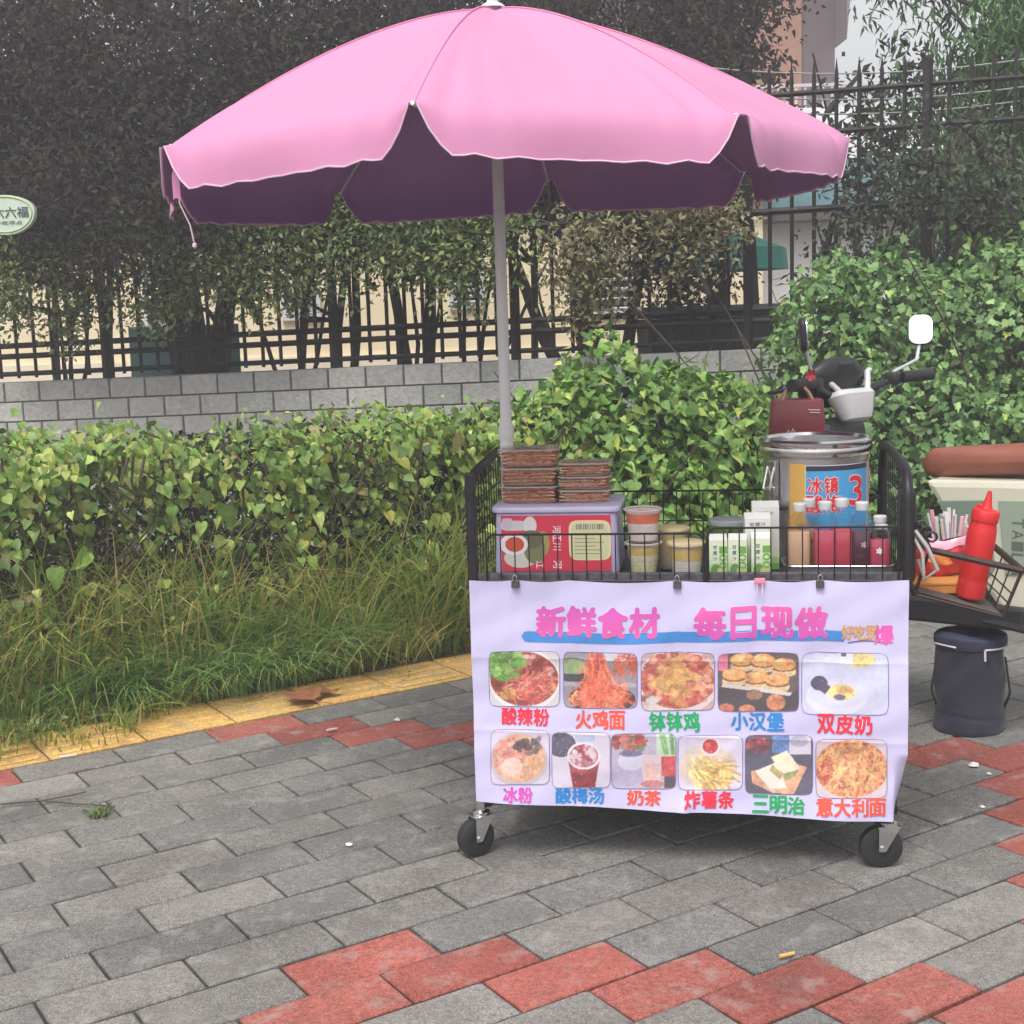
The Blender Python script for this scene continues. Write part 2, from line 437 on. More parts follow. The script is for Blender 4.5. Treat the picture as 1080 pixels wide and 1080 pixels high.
wm.build('block', mat('split_block', S(130, 131, 131), .9, attr=True, noise=.2, nscale=35, bump=.7, bscale=50), wall, smooth=0)
mm = MB(); vs = [FW(a, d, z) - wall.location for a in (-1.9, 8.5) for d in (.008, .155) for z in (-1.3, -.012)]
mm.add(vs, [(0, 1, 3, 2), (4, 6, 7, 5), (0, 4, 5, 1), (2, 3, 7, 6), (1, 5, 7, 3), (0, 2, 6, 4)])
mm.build('mortar', mat('mortar', S(84, 85, 86), .95, noise=.2, nscale=30), wall, smooth=0)

M_IRON = mat('fence_iron', S(44, 40, 40), .55, .2, noise=.35, nscale=30)
def s_at(px):
    d = cam_ray(px, 390); d = Vector((d[0], d[1], 0)); o = Vector((0, 0, 0))
    a = WL - wn * .08
    # intersection of the view ray with the fence line
    den = d.x * wx.y - d.y * wx.x
    t = (a.x * wx.y - a.y * wx.x) / den
    return (Vector((d.x * t, d.y * t, 0)) - Vector((a.x, a.y, 0))).dot(Vector((wx.x, wx.y, 0))) / Vector((wx.x, wx.y)).length
posts = [s_at(p) for p in (-90, 113, 354, 545, 790, 975, 1180)]
for i in range(len(posts) - 1):
    s0, s1 = posts[i], posts[i + 1]
    nm = ['at the far left edge of the photo', 'behind the tree with the forked base', 'left of the white umbrella pole', 'just right of the white umbrella pole',
          'under the right end of the umbrella', 'swallowed by the dark right-hand tree'][i]
    fp = thing('fence_panel', 'black iron fence panel on the block wall, ' + nm, 'fence', tuple(FW(s0, .08, 0)), 0, 'black iron fence panels on the wall')
    L = Vector(fp.location)
    pb = MB(); pb.tube([FW(s0, .08, -.01) - L, FW(s0, .08, 1.40) - L], .027, 4); pb.box(FW(s0, .08, 1.408) - L, (.046, .046, .014))
    pb.build('post', M_IRON, fp, smooth=0)
    for zz, rr in ((.045, .014), (.145, .016), (.205, .016), (.70, .018), (1.08, .014), (1.28, .014)):
        rb = MB(); rb.tube([FW(s0 + .02, .08, zz) - L, FW(s1 - .02, .08, zz) - L], rr, 4); rb.build('rail', M_IRON, fp, smooth=0)
    n = max(3, round((s1 - s0) / .105))
    for k in range(1, n):
        s = s0 + (s1 - s0) * k / n
        kb = MB(); kb.tube([FW(s, .08, .02) - L, FW(s, .08, 1.36) - L, FW(s, .08, 1.44) - L], [.0105, .0105, .001], 4)
        kb.build('picket', M_IRON, fp, smooth=0)

# ------------------------------------------------------------------ vegetation
def stems_mb(paths, r=.006):
    b = MB()
    for p in paths: b.tube(p, [r * (1 - .6 * i / (len(p) - 1)) for i in range(len(p))], 5, caps=False)
    return b

GRN = [S(128, 156, 72), S(110, 142, 64), S(150, 174, 84), S(94, 124, 56), S(172, 186, 102), S(118, 148, 80)]
# hedge overgrown with heart-leaved vine
hx0, hx1, hb0, hb1 = -1.9, 2.75, 2.28, 3.0
def hedge_top(a): return .86 + .025 * math.sin(a * 5.1) + .02 * math.sin(a * 11.3 + 1) - .012 * a
hedge = thing('vine_hedge', 'clipped hedge smothered in yellow-green heart-leaved vine along the paving', 'hedge', tuple(SW(0, 2.6)), SYAW)
HL = lambda a, b, z: (a, b - 2.6, z)
def hedge_leaves():
    N = 9500
    a = RNG.uniform(hx0, hx1, N); cc = RNG.uniform(hx0, hx1, 120); near = RNG.random(N) < .55; a[near] = (cc[RNG.integers(0, 120, N)] + RNG.normal(0, .045, N))[near]; sel = RNG.random(N)
    P = np.zeros((N, 3)); Nn = np.zeros((N, 3)); D = np.zeros((N, 3))
    top = np.array([hedge_top(x) for x in a])
    onf = sel < .66
    dz = np.abs(RNG.normal(0, .17, N)); far = RNG.random(N) < .22; dz[far] = RNG.uniform(0, .7, far.sum())
    lump = .05 * np.sin(a * 6.3 + 2) + .05 * np.sin(a * 13.7)
    P[:, 0] = a
    P[onf, 1] = (hb0 - lump + RNG.normal(0, .075, N))[onf]; P[onf, 2] = (top - dz)[onf]
    P[~onf, 1] = RNG.uniform(hb0, hb1, N)[~onf]; P[~onf, 2] = (top + RNG.normal(0, .035, N))[~onf]
    Nn[onf] = (0, -1, .55); Nn[~onf] = (0, -.35, 1)
    Nn += RNG.normal(0, .55, (N, 3))
    D[onf] = (0, -.45, -1); D[~onf] = (0, -1, -.25)
    D += RNG.normal(0, .5, (N, 3))
    P[:, 1] -= 2.6
    size = RNG.uniform(.018, .046, N) * (1 + .8 * (RNG.random(N) < .10)) * np.where((a < -.2) & (RNG.random(N) < .35), 1.5, 1)
    col = pal(N, GRN, .2)
    yl = RNG.random(N) < .12; col[yl] = pal(yl.sum(), [S(176, 176, 84), S(160, 168, 92), S(170, 158, 110)], .15)
    return P, D, Nn, size, col
P, D, Nn, sz, cl = hedge_leaves()
leaves('vine_leaves', P, D, Nn, sz, 'heart', cl, M_LEAF, hedge)
N = 44000      # small box leaves inside the clipped hedge, interior shade put into their colours
P = np.stack([RNG.uniform(hx0, hx1, N), RNG.uniform(hb0 + .06, hb1 + .15, N) - 2.6, RNG.uniform(.03, .84, N)], 1)
leaves('hedge_leaves', P, RNG.normal(0, 1, (N, 3)) + [0, -.3, .3], RNG.normal(0, .6, (N, 3)) + [0, -.5, .6], RNG.uniform(.025, .05, N), 'oval',
       pal(N, [S(54, 66, 36), S(44, 56, 32), S(64, 76, 42), S(66, 60, 40)], .25), M_LEAF, hedge)
pt = []
for _ in range(150):
    a = random.uniform(hx0, hx1); b = random.uniform(hb0 - .02, hb0 + .25) - 2.6
    p = [(a, b, 0)]
    for k in range(1, 6): p.append((a + random.gauss(0, .03) * k, b + random.gauss(0, .012) * k, .16 * k))
    pt.append(p)
for _ in range(70):    # hanging vine strands in front
    a = random.uniform(hx0, hx1); t = hedge_top(a); b = hb0 - random.uniform(.02, .1) - 2.6
    pt.append([(a + random.gauss(0, .03) * k, b + random.gauss(0, .012), t - .02 - .09 * k) for k in range(random.randint(3, 6))])
stems_mb(pt, .0065).build('stem', M_STEM, hedge)

# tall weedy grass in front of the hedge: nobody could count it
def grass(name, spots, label):
    V = []; Lp = []; tot = []; C = []
    for (a, b, h, bend, ang, wdt, col) in spots:
        base = SW(a, b, 0); dx, dy = math.cos(ang), math.sin(ang); n = 5; o = len(V)
        px, py = -dy, dx
        for i in range(n + 1):
            t = i / n
            r = bend * h * t * t; z = h * (t - .42 * bend * t * t * t)
            w = wdt * (1 - t) ** .7 * .5 + .0003
            for sgn in (-1, 1):
                V.append((base.x + dx * r + px * w * sgn, base.y + dy * r + py * w * sgn, base.z + z)); 
                C.append(col)
        for i in range(n):
            q = o + i * 2; Lp += [q, q + 1, q + 3, q + 2]; tot.append(4)
    st = np.concatenate([[0], np.cumsum(tot)[:-1]])
    me = fast_mesh(name, np.array(V), Lp, st, tot, np.array(C))
    return tag(mkobj(name, me, M_GRASS), label, 'grass', kind='stuff')
gg = [S(144, 172, 84), S(126, 158, 74), S(164, 184, 96), S(112, 148, 74), S(180, 192, 108)]
gs = [S(224, 206, 132), S(216, 194, 120), S(202, 190, 106), S(230, 216, 160)]
sp = []
def clump(a, b, n, h0, h1, bend0, bend1, w0, w1, cols, spread=.05, bmin=1.985):
    for _ in range(n):
        r = abs(random.gauss(0, spread)); an = random.uniform(0, 6.28)
        aa, bb = a + r * math.cos(an), max(bmin, b + r * math.sin(an) * .8)
        sp.append((aa, bb, random.uniform(h0, h1), random.uniform(bend0, bend1), SYAW + an + random.gauss(0, .5), random.uniform(w0, w1), random.choice(cols)))
for _ in range(150):      # mixed clumps along the hedge foot
    a = random.uniform(-2.1, 2.3); b = random.uniform(2.02, 2.42)
    k = random.random()
    cols = gg if k < .55 else (gs + gg[:2] if k < .8 else gg[1:4] + gs[:1])
    h = random.uniform(.46, .86) * (1.05 if b > 2.15 else .72)
    clump(a, b, random.randint(22, 38), h * .5, h, .25, 1.15, .006, .014, cols, random.uniform(.03, .08))
for _ in range(44):       # lush low clumps arching over the front edge
    a = random.choice((random.uniform(.25, 1.15), random.uniform(.25, 1.15), random.uniform(-2, 2.0))); b = random.uniform(1.99, 2.12)
    clump(a, b, random.randint(34, 55), .16, random.uniform(.28, .44), .7, 1.5, .005, .010, [S(126, 166, 90), S(110, 152, 78), S(146, 182, 106), S(160, 188, 116)], .06, 1.93)
for _ in range(26):       # ragged weeds creeping onto the yellow slabs
    a = random.uniform(-2.1, .95); b = random.uniform(1.72 if a < .1 else 1.84, 1.98)
    clump(a, b, random.randint(10, 26), .05, random.uniform(.10, .2), .8, 1.6, .004, .009, gg + gs[:1], .045, 1.68)
for _ in range(2300):     # thin undergrowth between the clumps
    a = random.uniform(-2.0, 2.3); b = 1.99 + abs(random.gauss(0, .19))
    if b > 2.5: continue
    sp.append((a, b, random.uniform(.10, .34), random.uniform(.2, 1.1), random.uniform(0, 6.28), random.uniform(.004, .008), random.choice(gg + gs[:1])))
for _ in range(1800):      # low fringe spilling onto the yellow slabs
    a = random.uniform(-2.2, 1.15); lim = 1.97 - .30 * max(0, min(1, (.75 - a) / .6)) * (0.55 + .45 * math.sin(a * 7.0 + .5))
    b = random.uniform(lim, 2.1)
    sp.append((a, b, random.uniform(.04, .16), random.uniform(.5, 1.4), random.gauss(SYAW - math.pi / 2, 1.0), random.uniform(.003, .007), random.choice(gg + gg + gs)))
for _ in range(900):       # long arching straw stalks
    a = random.uniform(-1.9, 2.2); b = random.uniform(2.02, 2.4)
    sp.append((a, b, random.uniform(.45, .8), random.uniform(.3, 1.1), random.gauss(SYAW - math.pi / 2, 1.2), random.uniform(.004, .008), random.choice(gs + gg[:2])))
for _ in range(260):       # a flattened bundle of dead grass by the cart
    a = random.uniform(1.15, 1.75); b = random.uniform(2.0, 2.2)
    sp.append((a, b, random.uniform(.2, .36), random.uniform(1.2, 1.9), random.gauss(SYAW + math.pi, .6), random.uniform(.003, .005), random.choice(gs)))
grass('tall_grass', sp, 'tall weedy grass mixed with straw stalks along the hedge foot')
# broad-leaved weeds at the left corner
N = 900
a = RNG.uniform(-2.1, .1, N); b = 1.72 + np.abs(RNG.normal(0, .2, N)); z = RNG.uniform(.01, .10, N)
P = np.stack([np.array(SW(x, y, zz)) for x, y, zz in zip(a, b, z)])
o = leaves('low_weeds', P, RNG.normal(0, 1, (N, 3)) + [0, -.5, .1], RNG.normal(0, .3, (N, 3)) + [0, -.2, 1], RNG.uniform(.012, .03, N), 'oval',
           pal(N, [S(92, 112, 60), S(80, 104, 56), S(120, 132, 80)], .2), M_LEAF)
tag(o, 'low small-leaved weeds creeping over the edge of the yellow slabs', 'weeds', kind='stuff')

def vine_mass(name, label, blobs, n, shape, size, cols, inner, catg='vine bush', nstem=60, tendr=24, yfrac=.08):
    c0 = np.mean([b[0] for b in blobs], axis=0)
    root = thing(name, label, catg, (c0[0], c0[1], 0))
    off = np.array([c0[0], c0[1], 0])
    areas = np.array([(b[1][0] * b[1][1] * b[1][2]) ** (2 / 3) for b in blobs]); areas /= areas.sum()
    Ps, Ns = [], []
    for (c, r), fr in zip(blobs, areas):
        k = int(n * fr); d = unit(RNG.normal(0, 1, (k, 3)) + [0, -.35, .2])
        rad = 1 + RNG.normal(0, .06, k) + .10 * np.sin(d[:, 0] * 6 + c[0] * 5) * np.cos(d[:, 2] * 7) + .07 * np.sin(d[:, 0] * 13 + d[:, 2] * 11 + c[0] * 9)
        p = np.array(c) + d * np.array(r) * rad[:, None]
        keep = np.ones(k, bool)
        for (c2, r2) in blobs:
            if c2 is c: continue
            keep &= (((p - np.array(c2)) / (np.array(r2) * .86)) ** 2).sum(1) > 1
        keep &= p[:, 2] > .03
        Ps.append(p[keep]); Ns.append(d[keep])
    P = np.concatenate(Ps); D0 = np.concatenate(Ns); k = len(P)
    nr = D0 * .8 + [0, -.1, .5] + RNG.normal(0, .5, (k, 3))
    dr = D0 * .5 + [0, -.1, -.8] + RNG.normal(0, .5, (k, 3))
    col = pal(k, cols, .2)
    y = RNG.random(k) < yfrac; col[y] = pal(y.sum(), [S(168, 182, 88), S(150, 170, 90)], .15)
    sz = RNG.uniform(size[0], size[1], k)
    leaves('leaves', P - off, dr, nr, sz, shape, col, M_LEAF, root)
    Ps = []
    for (c, r), fr in zip(blobs, areas):
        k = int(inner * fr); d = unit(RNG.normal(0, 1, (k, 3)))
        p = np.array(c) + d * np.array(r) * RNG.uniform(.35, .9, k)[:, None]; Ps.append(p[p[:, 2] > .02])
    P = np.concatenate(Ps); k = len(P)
    leaves('inner_leaves', P - off, RNG.normal(0, 1, (k, 3)), RNG.normal(0, .8, (k, 3)) + [0, -.6, .5], RNG.uniform(size[0], size[1] * 1.3, k), shape, pal(k, cols, .25) * .62, M_LEAF, root)  # inner copy of the palette darkened, painting shade inside the mass
    pts = []
    for _ in range(nstem):
        c, r = random.choice(blobs); b0 = Vector((c[0] + random.uniform(-.7, .7) * r[0], c[1] + random.uniform(-.5, .3) * r[1], 0)) - Vector(off)
        d = Vector((random.gauss(0, .35), random.gauss(0, .25), 1)); L_ = (c[2] + r[2]) * random.uniform(.6, .95)
        pts.append([b0 + d * (L_ * t / 4) + Vector((random.gauss(0, .02), random.gauss(0, .02), 0)) for t in range(5)])
    sb = stems_mb(pts, .008)
    if tendr:
        pts = []
        for _ in range(tendr):
            i = random.randrange(len(D0)); c, r = random.choice(blobs)
            d = Vector(unit(RNG.normal(0, 1, (1, 3)) + np.array([[0, -.3, .9]]))[0]); p = Vector(c) + Vector((d.x * r[0], d.y * r[1], d.z * r[2])) - Vector(off)
            pth = [p]
            for k_ in range(5): d = (d + Vector((random.gauss(0, .3), random.gauss(0, .3), random.gauss(.0, .3)))).normalized(); p = p + d * .035; pth.append(p)
            pts.append(pth)
        for p in pts: sb.tube(p, [.0028 * (1 - .1 * i) for i in range(len(p))], 5, caps=False)
    sb.build('stem', M_STEM, root)
    return root
MG = [S(108, 148, 68), S(94, 132, 60), S(126, 162, 78), S(80, 118, 54), S(144, 174, 90)]
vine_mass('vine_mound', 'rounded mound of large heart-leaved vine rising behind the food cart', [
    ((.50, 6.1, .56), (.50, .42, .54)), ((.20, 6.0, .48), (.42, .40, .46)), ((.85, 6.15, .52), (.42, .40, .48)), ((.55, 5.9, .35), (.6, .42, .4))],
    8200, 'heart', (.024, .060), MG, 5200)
VG = [S(112, 150, 86), S(96, 134, 74), S(128, 164, 98), S(84, 120, 68), S(142, 174, 110)]
vine_mass('vine_thicket', 'wide thicket of lobed hop vine behind the scooter', [
    ((1.58, 6.6, .75), (.36, .4, .66)), ((1.95, 6.65, .78), (.5, .45, .70)), ((2.55, 6.6, .85), (.6, .5, .78)), ((3.2, 6.6, .85), (.6, .5, .78)),
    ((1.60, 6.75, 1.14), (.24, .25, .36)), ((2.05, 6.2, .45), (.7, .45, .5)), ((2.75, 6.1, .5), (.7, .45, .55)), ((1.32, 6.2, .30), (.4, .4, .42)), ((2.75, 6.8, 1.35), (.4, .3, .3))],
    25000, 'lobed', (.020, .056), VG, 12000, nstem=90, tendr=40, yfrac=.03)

# --- trees behind the fence
DK = [S(58, 53, 50), S(50, 48, 46), S(64, 58, 53), S(46, 46, 44), S(68, 55, 52), S(62, 66, 50)]  # leaf colours held dark to stand in for backlit shade
MD = [S(106, 128, 72), S(92, 114, 64), S(124, 144, 84), S(82, 100, 60), S(138, 140, 90)]
def crown_points(clusters, n, spread):
    c = np.array(clusters); i = RNG.integers(0, len(c), n)
    g = RNG.normal(0, 1, (n, 3)); g *= np.minimum(1, 1.9 / np.linalg.norm(g, axis=1, keepdims=True))
    return c[i, :3] + g * spread * c[i, 3:4], i
def tree(name, label, base, h, lean, crown, n, cols, trunk_r, size=(.05, .085), shape='oval', spread=.5, group=None, fork=1, matl=None, catg='tree', droop=0.0):
    root = thing(name, label, catg, (base[0], base[1], base[2]), 0, group)
    B = Vector(base)
    tops = []
    tb = MB()
    for f_ in range(fork):
        p = Vector((0, 0, 0)); pts = [p.copy()]; rs = [trunk_r * (1.35 if f_ == 0 else 1)]
        d = Vector((lean + random.gauss(0, .05) + (f_ - (fork - 1) / 2) * .22, random.gauss(0, .05), 1)).normalized()
        k = 7
        for i in range(1, k + 1):
            p = p + d * (h / k); d = (d + Vector((random.gauss(0, .07), random.gauss(0, .07), .04))).normalized()
            pts.append(p.copy()); rs.append(trunk_r * (1.0 - .8 * i / k) * random.uniform(.9, 1.1))
        tb.tube(pts, rs, 9); tops += pts[2:]
    cl = []
    for (cx, cy, cz, rx, ry, rz, kc) in crown:
        for _ in range(kc):
            d = unit(RNG.normal(0, 1, (1, 3)))[0] * RNG.uniform(.25, 1) ** .5
            cl.append((cx + d[0] * rx, cy + d[1] * ry, cz + d[2] * rz, RNG.uniform(.22, .42)))
    lb = tb
    for c in cl[::2]:
        q = Vector(c[:3]); t = min(tops, key=lambda w: (w - q).length + (0 if w.z < q.z else .6))
        mid = (t + q) / 2 + Vector((random.gauss(0, .1), random.gauss(0, .1), random.gauss(.05, .08)))
        lb.tube([t, mid, q], [.022, .014, .005], 5, caps=False)
    lb.build('trunk', M_BARK, root)
    P, idx = crown_points(cl, n, spread)
    keep = P[:, 2] > .05; P = P[keep]; idx = idx[keep]; k = len(P)
    col = pal(k, cols, .15) * (RNG.normal(1, .16, len(cl)).clip(.6, 1.5)[idx])[:, None]
    leaves('crown', P, RNG.normal(0, .7, (k, 3)) + [0, -.3, -.3 - droop], RNG.normal(0, .5, (k, 3)) + [0, -.45, .7], RNG.uniform(size[0], size[1], k), shape, col, matl or M_LEAFDARK, root)
    return root
def XZ(px, py, Y): w = W(px, py, Y); return float(w[0]), float(w[2])
YT = 8.7
tl = [  # px of the trunk foot, trunk radius, fork, crown half width px, label
    (-40, .05, 1, 'shade-tinted tree cut off by the left edge, round sign in its leaves'),
    (105, .035, 1, 'shade-tinted tree with thin straight trunk right of the round sign'),
    (214, .085, 3, 'shade-tinted tree with thick forked base left of the umbrella'),
    (352, .035, 2, 'shade-tinted tree whose twin stems rise beside a fence post'),
    (440, .05, 2, 'shade-tinted tree hanging over the fence just left of the umbrella pole'),
    (640, .05, 5, 'many-stemmed dark tree right of the umbrella pole'),
    (770, .035, 2, 'shade-tinted tree over the right end of the umbrella'),
]
for px, tr_, fk, lb in tl:
    x, _ = XZ(px, 360, YT); Y = YT + random.uniform(-.25, .45)
    crown = [(0, .1, 1.6, .4, .3, .2, 4), (0, .1, 2.15, .8, .6, .55, 34), (0, .3, 3.3, .95, .9, .8, 24), (0, -1.25, 1.75, .62, .25, .38, 20), (0, -.8, 2.5, .7, .4, .4, 14)]
    if px > 700: crown = [(-.25, .1, 1.3, .3, .3, .3, 8), (-.4, .1, 2.0, .5, .5, .5, 20), (-.3, .3, 3.0, .6, .7, .7, 14), (-.25, -1.0, 1.9, .3, .2, .3, 7)]
    tree('shade_tinted_tree', lb, (x, Y, .30), 3.2, 0, crown, 26000 if px < 700 else 12000, DK, tr_, size=(.03, .055), group='shade-tinted trees behind the fence', fork=fk)
# a further rank that closes the view
for i, (px, lb) in enumerate([(40, 'farther dark tree between the round sign and the left edge'), (300, 'farther dark tree seen over the left half of the umbrella'),
               (560, 'farther dark tree behind the top of the umbrella'), (775, 'farther dark tree in front of the brown tower')]):
    x, _ = XZ(px, 200, 10.6)
    crown = [(0, 0, 2.3, 1.1, .6, .7, 30), (0, 0, 3.5, 1.2, .8, .8, 26)] if i < 3 else [(-.1, 0, 2.6, .5, .5, .5, 14), (-.1, 0, 3.6, .6, .8, .8, 18)]
    tree('shade_tinted_tree', lb, (x, 10.6, .2), 3.4, 0, crown, 12500 if i < 3 else 5200, DK, .035, size=(.05, .09), group='shade-tinted trees behind the fence')

# climbing roses through the fence
rs_spots = [(60, 342, 292, 'climbing rose bush with pale green leaves below the round sign', 0), (190, 330, 250, 'climbing rose bush on the fence below the umbrella edge', 1), (300, 318, 250, 'climbing rose bush left of the fence post with twin tree stems', 1),
            (425, 318, 232, 'climbing rose bush on the fence midway between the fence post and the umbrella pole', 1), (492, 312, 240, 'climbing rose bush directly left of the umbrella pole, in front of the louvred window', 1), (615, 320, 280, 'small lit rose bush on the fence above the vine mound', 2), (720, 290, 230, 'climbing rose reaching up to the umbrella under its right end', 2),
            (905, 300, 180, 'leafy climber on the tall fence right of the umbrella', 3), (1010, 260, 180, 'leafy climber on the fence below the hanging dead vines', 3)]
for px, py0, py1, lb, kd in rs_spots:
    x, z0 = XZ(px, py0, 7.55); _, z1 = XZ(px, py1, 7.55)
    cz = (z0 + z1) / 2; wb_ = FW(s_at(px), .22, 0); base = (wb_.x, wb_.y, .62)
    cols = [MD + [S(110, 126, 70)], MD, [S(136, 132, 94), S(110, 110, 78), S(146, 136, 102)], [S(60, 72, 54), S(74, 88, 62), S(52, 60, 48)]][kd]
    hw = {0: .42, 1: .36, 2: .22, 3: .3}[kd]
    crown = [(0, -.42, cz - .62 + .1, hw, .18, (z1 - z0) / 2 + .14, 20)]
    tree('climbing_rose', lb, base, cz - .62 + .25, random.gauss(0, .1), crown, 3400 if kd < 2 else (1900 if kd == 2 else 1000), cols, .018, size=(.026, .048), spread=.30,
         group='climbing roses on the fence', fork=3, matl=M_LEAF, catg='rose bush')

# right-hand tree with lance leaves, and dead creeper hanging in it
RT = [S(80, 112, 72), S(66, 94, 62), S(98, 134, 80), S(56, 78, 56), S(90, 122, 78)]
x, _ = XZ(1045, 330, 8.3)
tree('evergreen_tree', 'tall green tree with drooping lance leaves at the right edge', (x, 8.3, .3), 4.2, 0,
     [(0, 0, 1.0, .55, .4, .6, 22), (.05, 0, 2.0, .55, .5, .6, 26), (.15, .0, 3.0, .75, .6, .6, 30), (.6, .2, 2.2, .6, .6, 1.2, 20), (.2, .2, 4.1, .9, .8, .6, 20), (-.15, -.75, 1.55, .45, .2, .45, 14), (.15, -.75, 2.35, .6, .25, .5, 18)],
     34000, RT, .12, size=(.05, .115), shape='lance', spread=.5, droop=.8)
x2, _ = XZ(930, 330, 8.9)
tree('slender_tree', 'thin dark tree with sparse leaves in front of the white building', (x2, 8.9, .3), 2.6, .03,
     [(0, 0, 1.0, .42, .2, .5, 12), (.05, 0, 1.75, .32, .2, .4, 10), (0, 0, .55, .4, .2, .3, 8), (-.05, 0, 2.2, .3, .2, .4, 8)], 2600, [S(50, 56, 46), S(60, 68, 52), S(44, 48, 42)], .025, size=(.05, .09), spread=.45, fork=2)
db = MB()
for _ in range(46):
    px = random.uniform(1000, 1085); w = W(px, random.uniform(120, 175), 7.5)
    p = Vector(w); pth = [p]
    for k in range(7): p = p + Vector((random.gauss(.0, .03), random.gauss(0, .015), -.09 + random.gauss(0, .02))); pth.append(p)
    db.tube(pth, .0035, 4, caps=False)
for _ in range(14):
    p = Vector(W(random.uniform(960, 1040), random.uniform(100, 200), 7.5)); d = Vector((random.uniform(.4, 1), 0, random.uniform(-1, .1))); pth = [p]
    for k in range(6): p = p + d * .07 + Vector((0, random.gauss(0, .01), random.gauss(0, .02))); pth.append(p)
    db.tube(pth, .003, 4, caps=False)
cen = Vector(W(1040, 270, 7.5))
db.v = [tuple(Vector(v) - cen) for v in db.v]
o = db.build('dead_creeper', mat('dry_vine', S(112, 92, 76), .9, noise=.3, nscale=12), loc=cen)
tag(o, 'tangle of dry brown creeper stems hanging on the right-hand tree', 'creeper')

# ------------------------------------------------------------------ buildings behind
M_CREAM = mat('cream_render', S(236, 220, 186), .85, noise=.06, nscale=3)
M_PLINTH = mat('pale_plinth', S(232, 220, 198), .85, noise=.08, nscale=4)
M_WHITEWALL = mat('white_render', S(236, 237, 240), .8, noise=.05, nscale=3)
M_BROWN = mat('brown_render', S(88, 74, 74), .8, noise=.1, nscale=3)
M_TEALGLASS = mat('teal_glass', S(96, 138, 146), .15, noise=.25, nscale=4, spec=.6)
YB = 15.0
cb = thing('courtyard_building', 'cream single-storey building with louvred windows beyond the fence', 'building', (-.5, YB, 0))
b = MB(); b.box((-1.4, 1.5, 1.2), (9.4, 3, 2.43)); b.build('wall', M_CREAM, cb, smooth=0)
b = MB(); b.box((-1.4, -.02, .45), (9.4, .04, .9)); b.build('plinth', M_PLINTH, cb, smooth=0)
b = MB(); b.box((-1.4, 1.45, 2.52), (9.6, 3.3, .18)); b.build('eave', M_BROWN, cb, smooth=0, bevel=.01)
M_DARKGL = mat('dark_glass', S(46, 52, 58), .1, spec=.6)
for px, py, wpx, hpx in ((492, 303, 32, 40), (318, 322, 36, 26), (172, 318, 36, 50), (640, 300, 60, 60)):
    x, z = XZ(px, py, YB); x += .5; w = wpx * YB / CAM_F; h = hpx * YB / CAM_F
    fr = MB()
    for dx in (-w / 2, w / 2): fr.box((x + dx, -.03, z), (.05, .06, h + .05))
    for dz in (-h / 2, h / 2): fr.box((x, -.03, z + dz), (w - .052, .06, .05))
    wf = fr.build('window', M_WHITEPAINT, cb, smooth=0)
    g = MB(); g.box((x, -.012, z), (w - .06, .01, h - .06)); g.build('pane', M_DARKGL, wf, smooth=0)
    sl = MB()
    for k in range(6): sl.box((x, -.045, z - h / 2 + .05 + k * (h - .1) / 5), (w - .06, .03, .022), rx=.5)
    sl.build('louvre', M_WHITEPAINT, wf, smooth=0)
wb = thing('white_building', 'white building with a teal window band seen through the right fence', 'building', (4.4, YB + .6, 0))
b = MB(); b.box((.45, 1.5, 1.72), (4.2, 3, 3.44)); b.build('wall', M_WHITEWALL, wb, smooth=0)
b = MB(); b.box((.1, -.03, 2.62), (3.8, .05, .52)); b.build('window_band', M_TEALGLASS, wb, smooth=0)
b = MB(); b.box((-.1, -.2, 2.25), (4.0, .40, .12)); b.build('canopy', M_BROWN, wb, smooth=0, bevel=.01)
b = MB()
for k in range(14): b.box((-1.5 + k * .10, .05, 3.56), (.022, .022, .24))
b.box((-.85, .05, 3.69), (1.4, .04, .03)); b.build('railing', M_WHITEPAINT, wb, smooth=0)
tw = thing('brown_tower', 'tall brown building with orange brick panels rising behind the umbrella', 'building', (2.42, 17.5, 0))
b = MB(); b.box((0, 2, 4.5), (3.5, 4, 9)); b.build('wall', mat('brown_wall', S(96, 84, 88), .85, noise=.12, nscale=2), tw, smooth=0)
M_OR = mat('orange_brick', S(150, 112, 96), .85, noise=.15, nscale=8)
for cx, cz in ((.85, 4.35), (-.55, 4.2), (.85, 6.6), (-.55, 6.6)):
    b = MB(); b.box((cx, -.03, cz), (.95, .05, 1.25)); b.build('brick_panel', M_OR, tw, smooth=0)
b = MB(); b.add([(1.75, -.6, 4.4), (1.75, -.6, 9), (2.15, -.6, 9), (1.75, .0, 4.4), (1.75, .0, 9), (2.15, .0, 9)], [(0, 2, 1), (3, 4, 5), (0, 3, 5, 2), (0, 1, 4, 3), (1, 2, 5, 4)])
b.build('flared_cornice', mat('grey_cornice', S(120, 114, 118), .8, noise=.08), tw, smooth=0)

# courtyard furniture seen between the pickets
M_TEAL = mat('teal_plastic', S(52, 104, 102), .5, noise=.15, nscale=10)
ch = thing('plastic_chair', 'teal plastic chair seen between pickets beside the forked tree, nearer the trunk', 'chair', (-2.45, 11.6, .35), .3, 'teal chairs in the courtyard')
b = MB(); b.rbox((0, 0, .42), (.44, .42, .04), .05); b.build('seat', M_TEAL, ch)
b = MB(); b.rbox((0, .2, .68), (.44, .04, .5), .015); b.build('backrest', M_TEAL, ch)
for sx in (-1, 1):
    for sy in (-1, 1):
        b = MB(); b.tube([(sx * .2, sy * .18, 0), (sx * .17, sy * .16, .41)], .02, 6); b.build('leg', M_TEAL, ch)
c2 = copy_tree(ch); c2.location = (-3.05, 11.5, .35); c2.rotation_euler.z = -.25
c2['label'] = 'teal plastic chair seen between pickets, the one left of the other'
tb_ = MB(); 
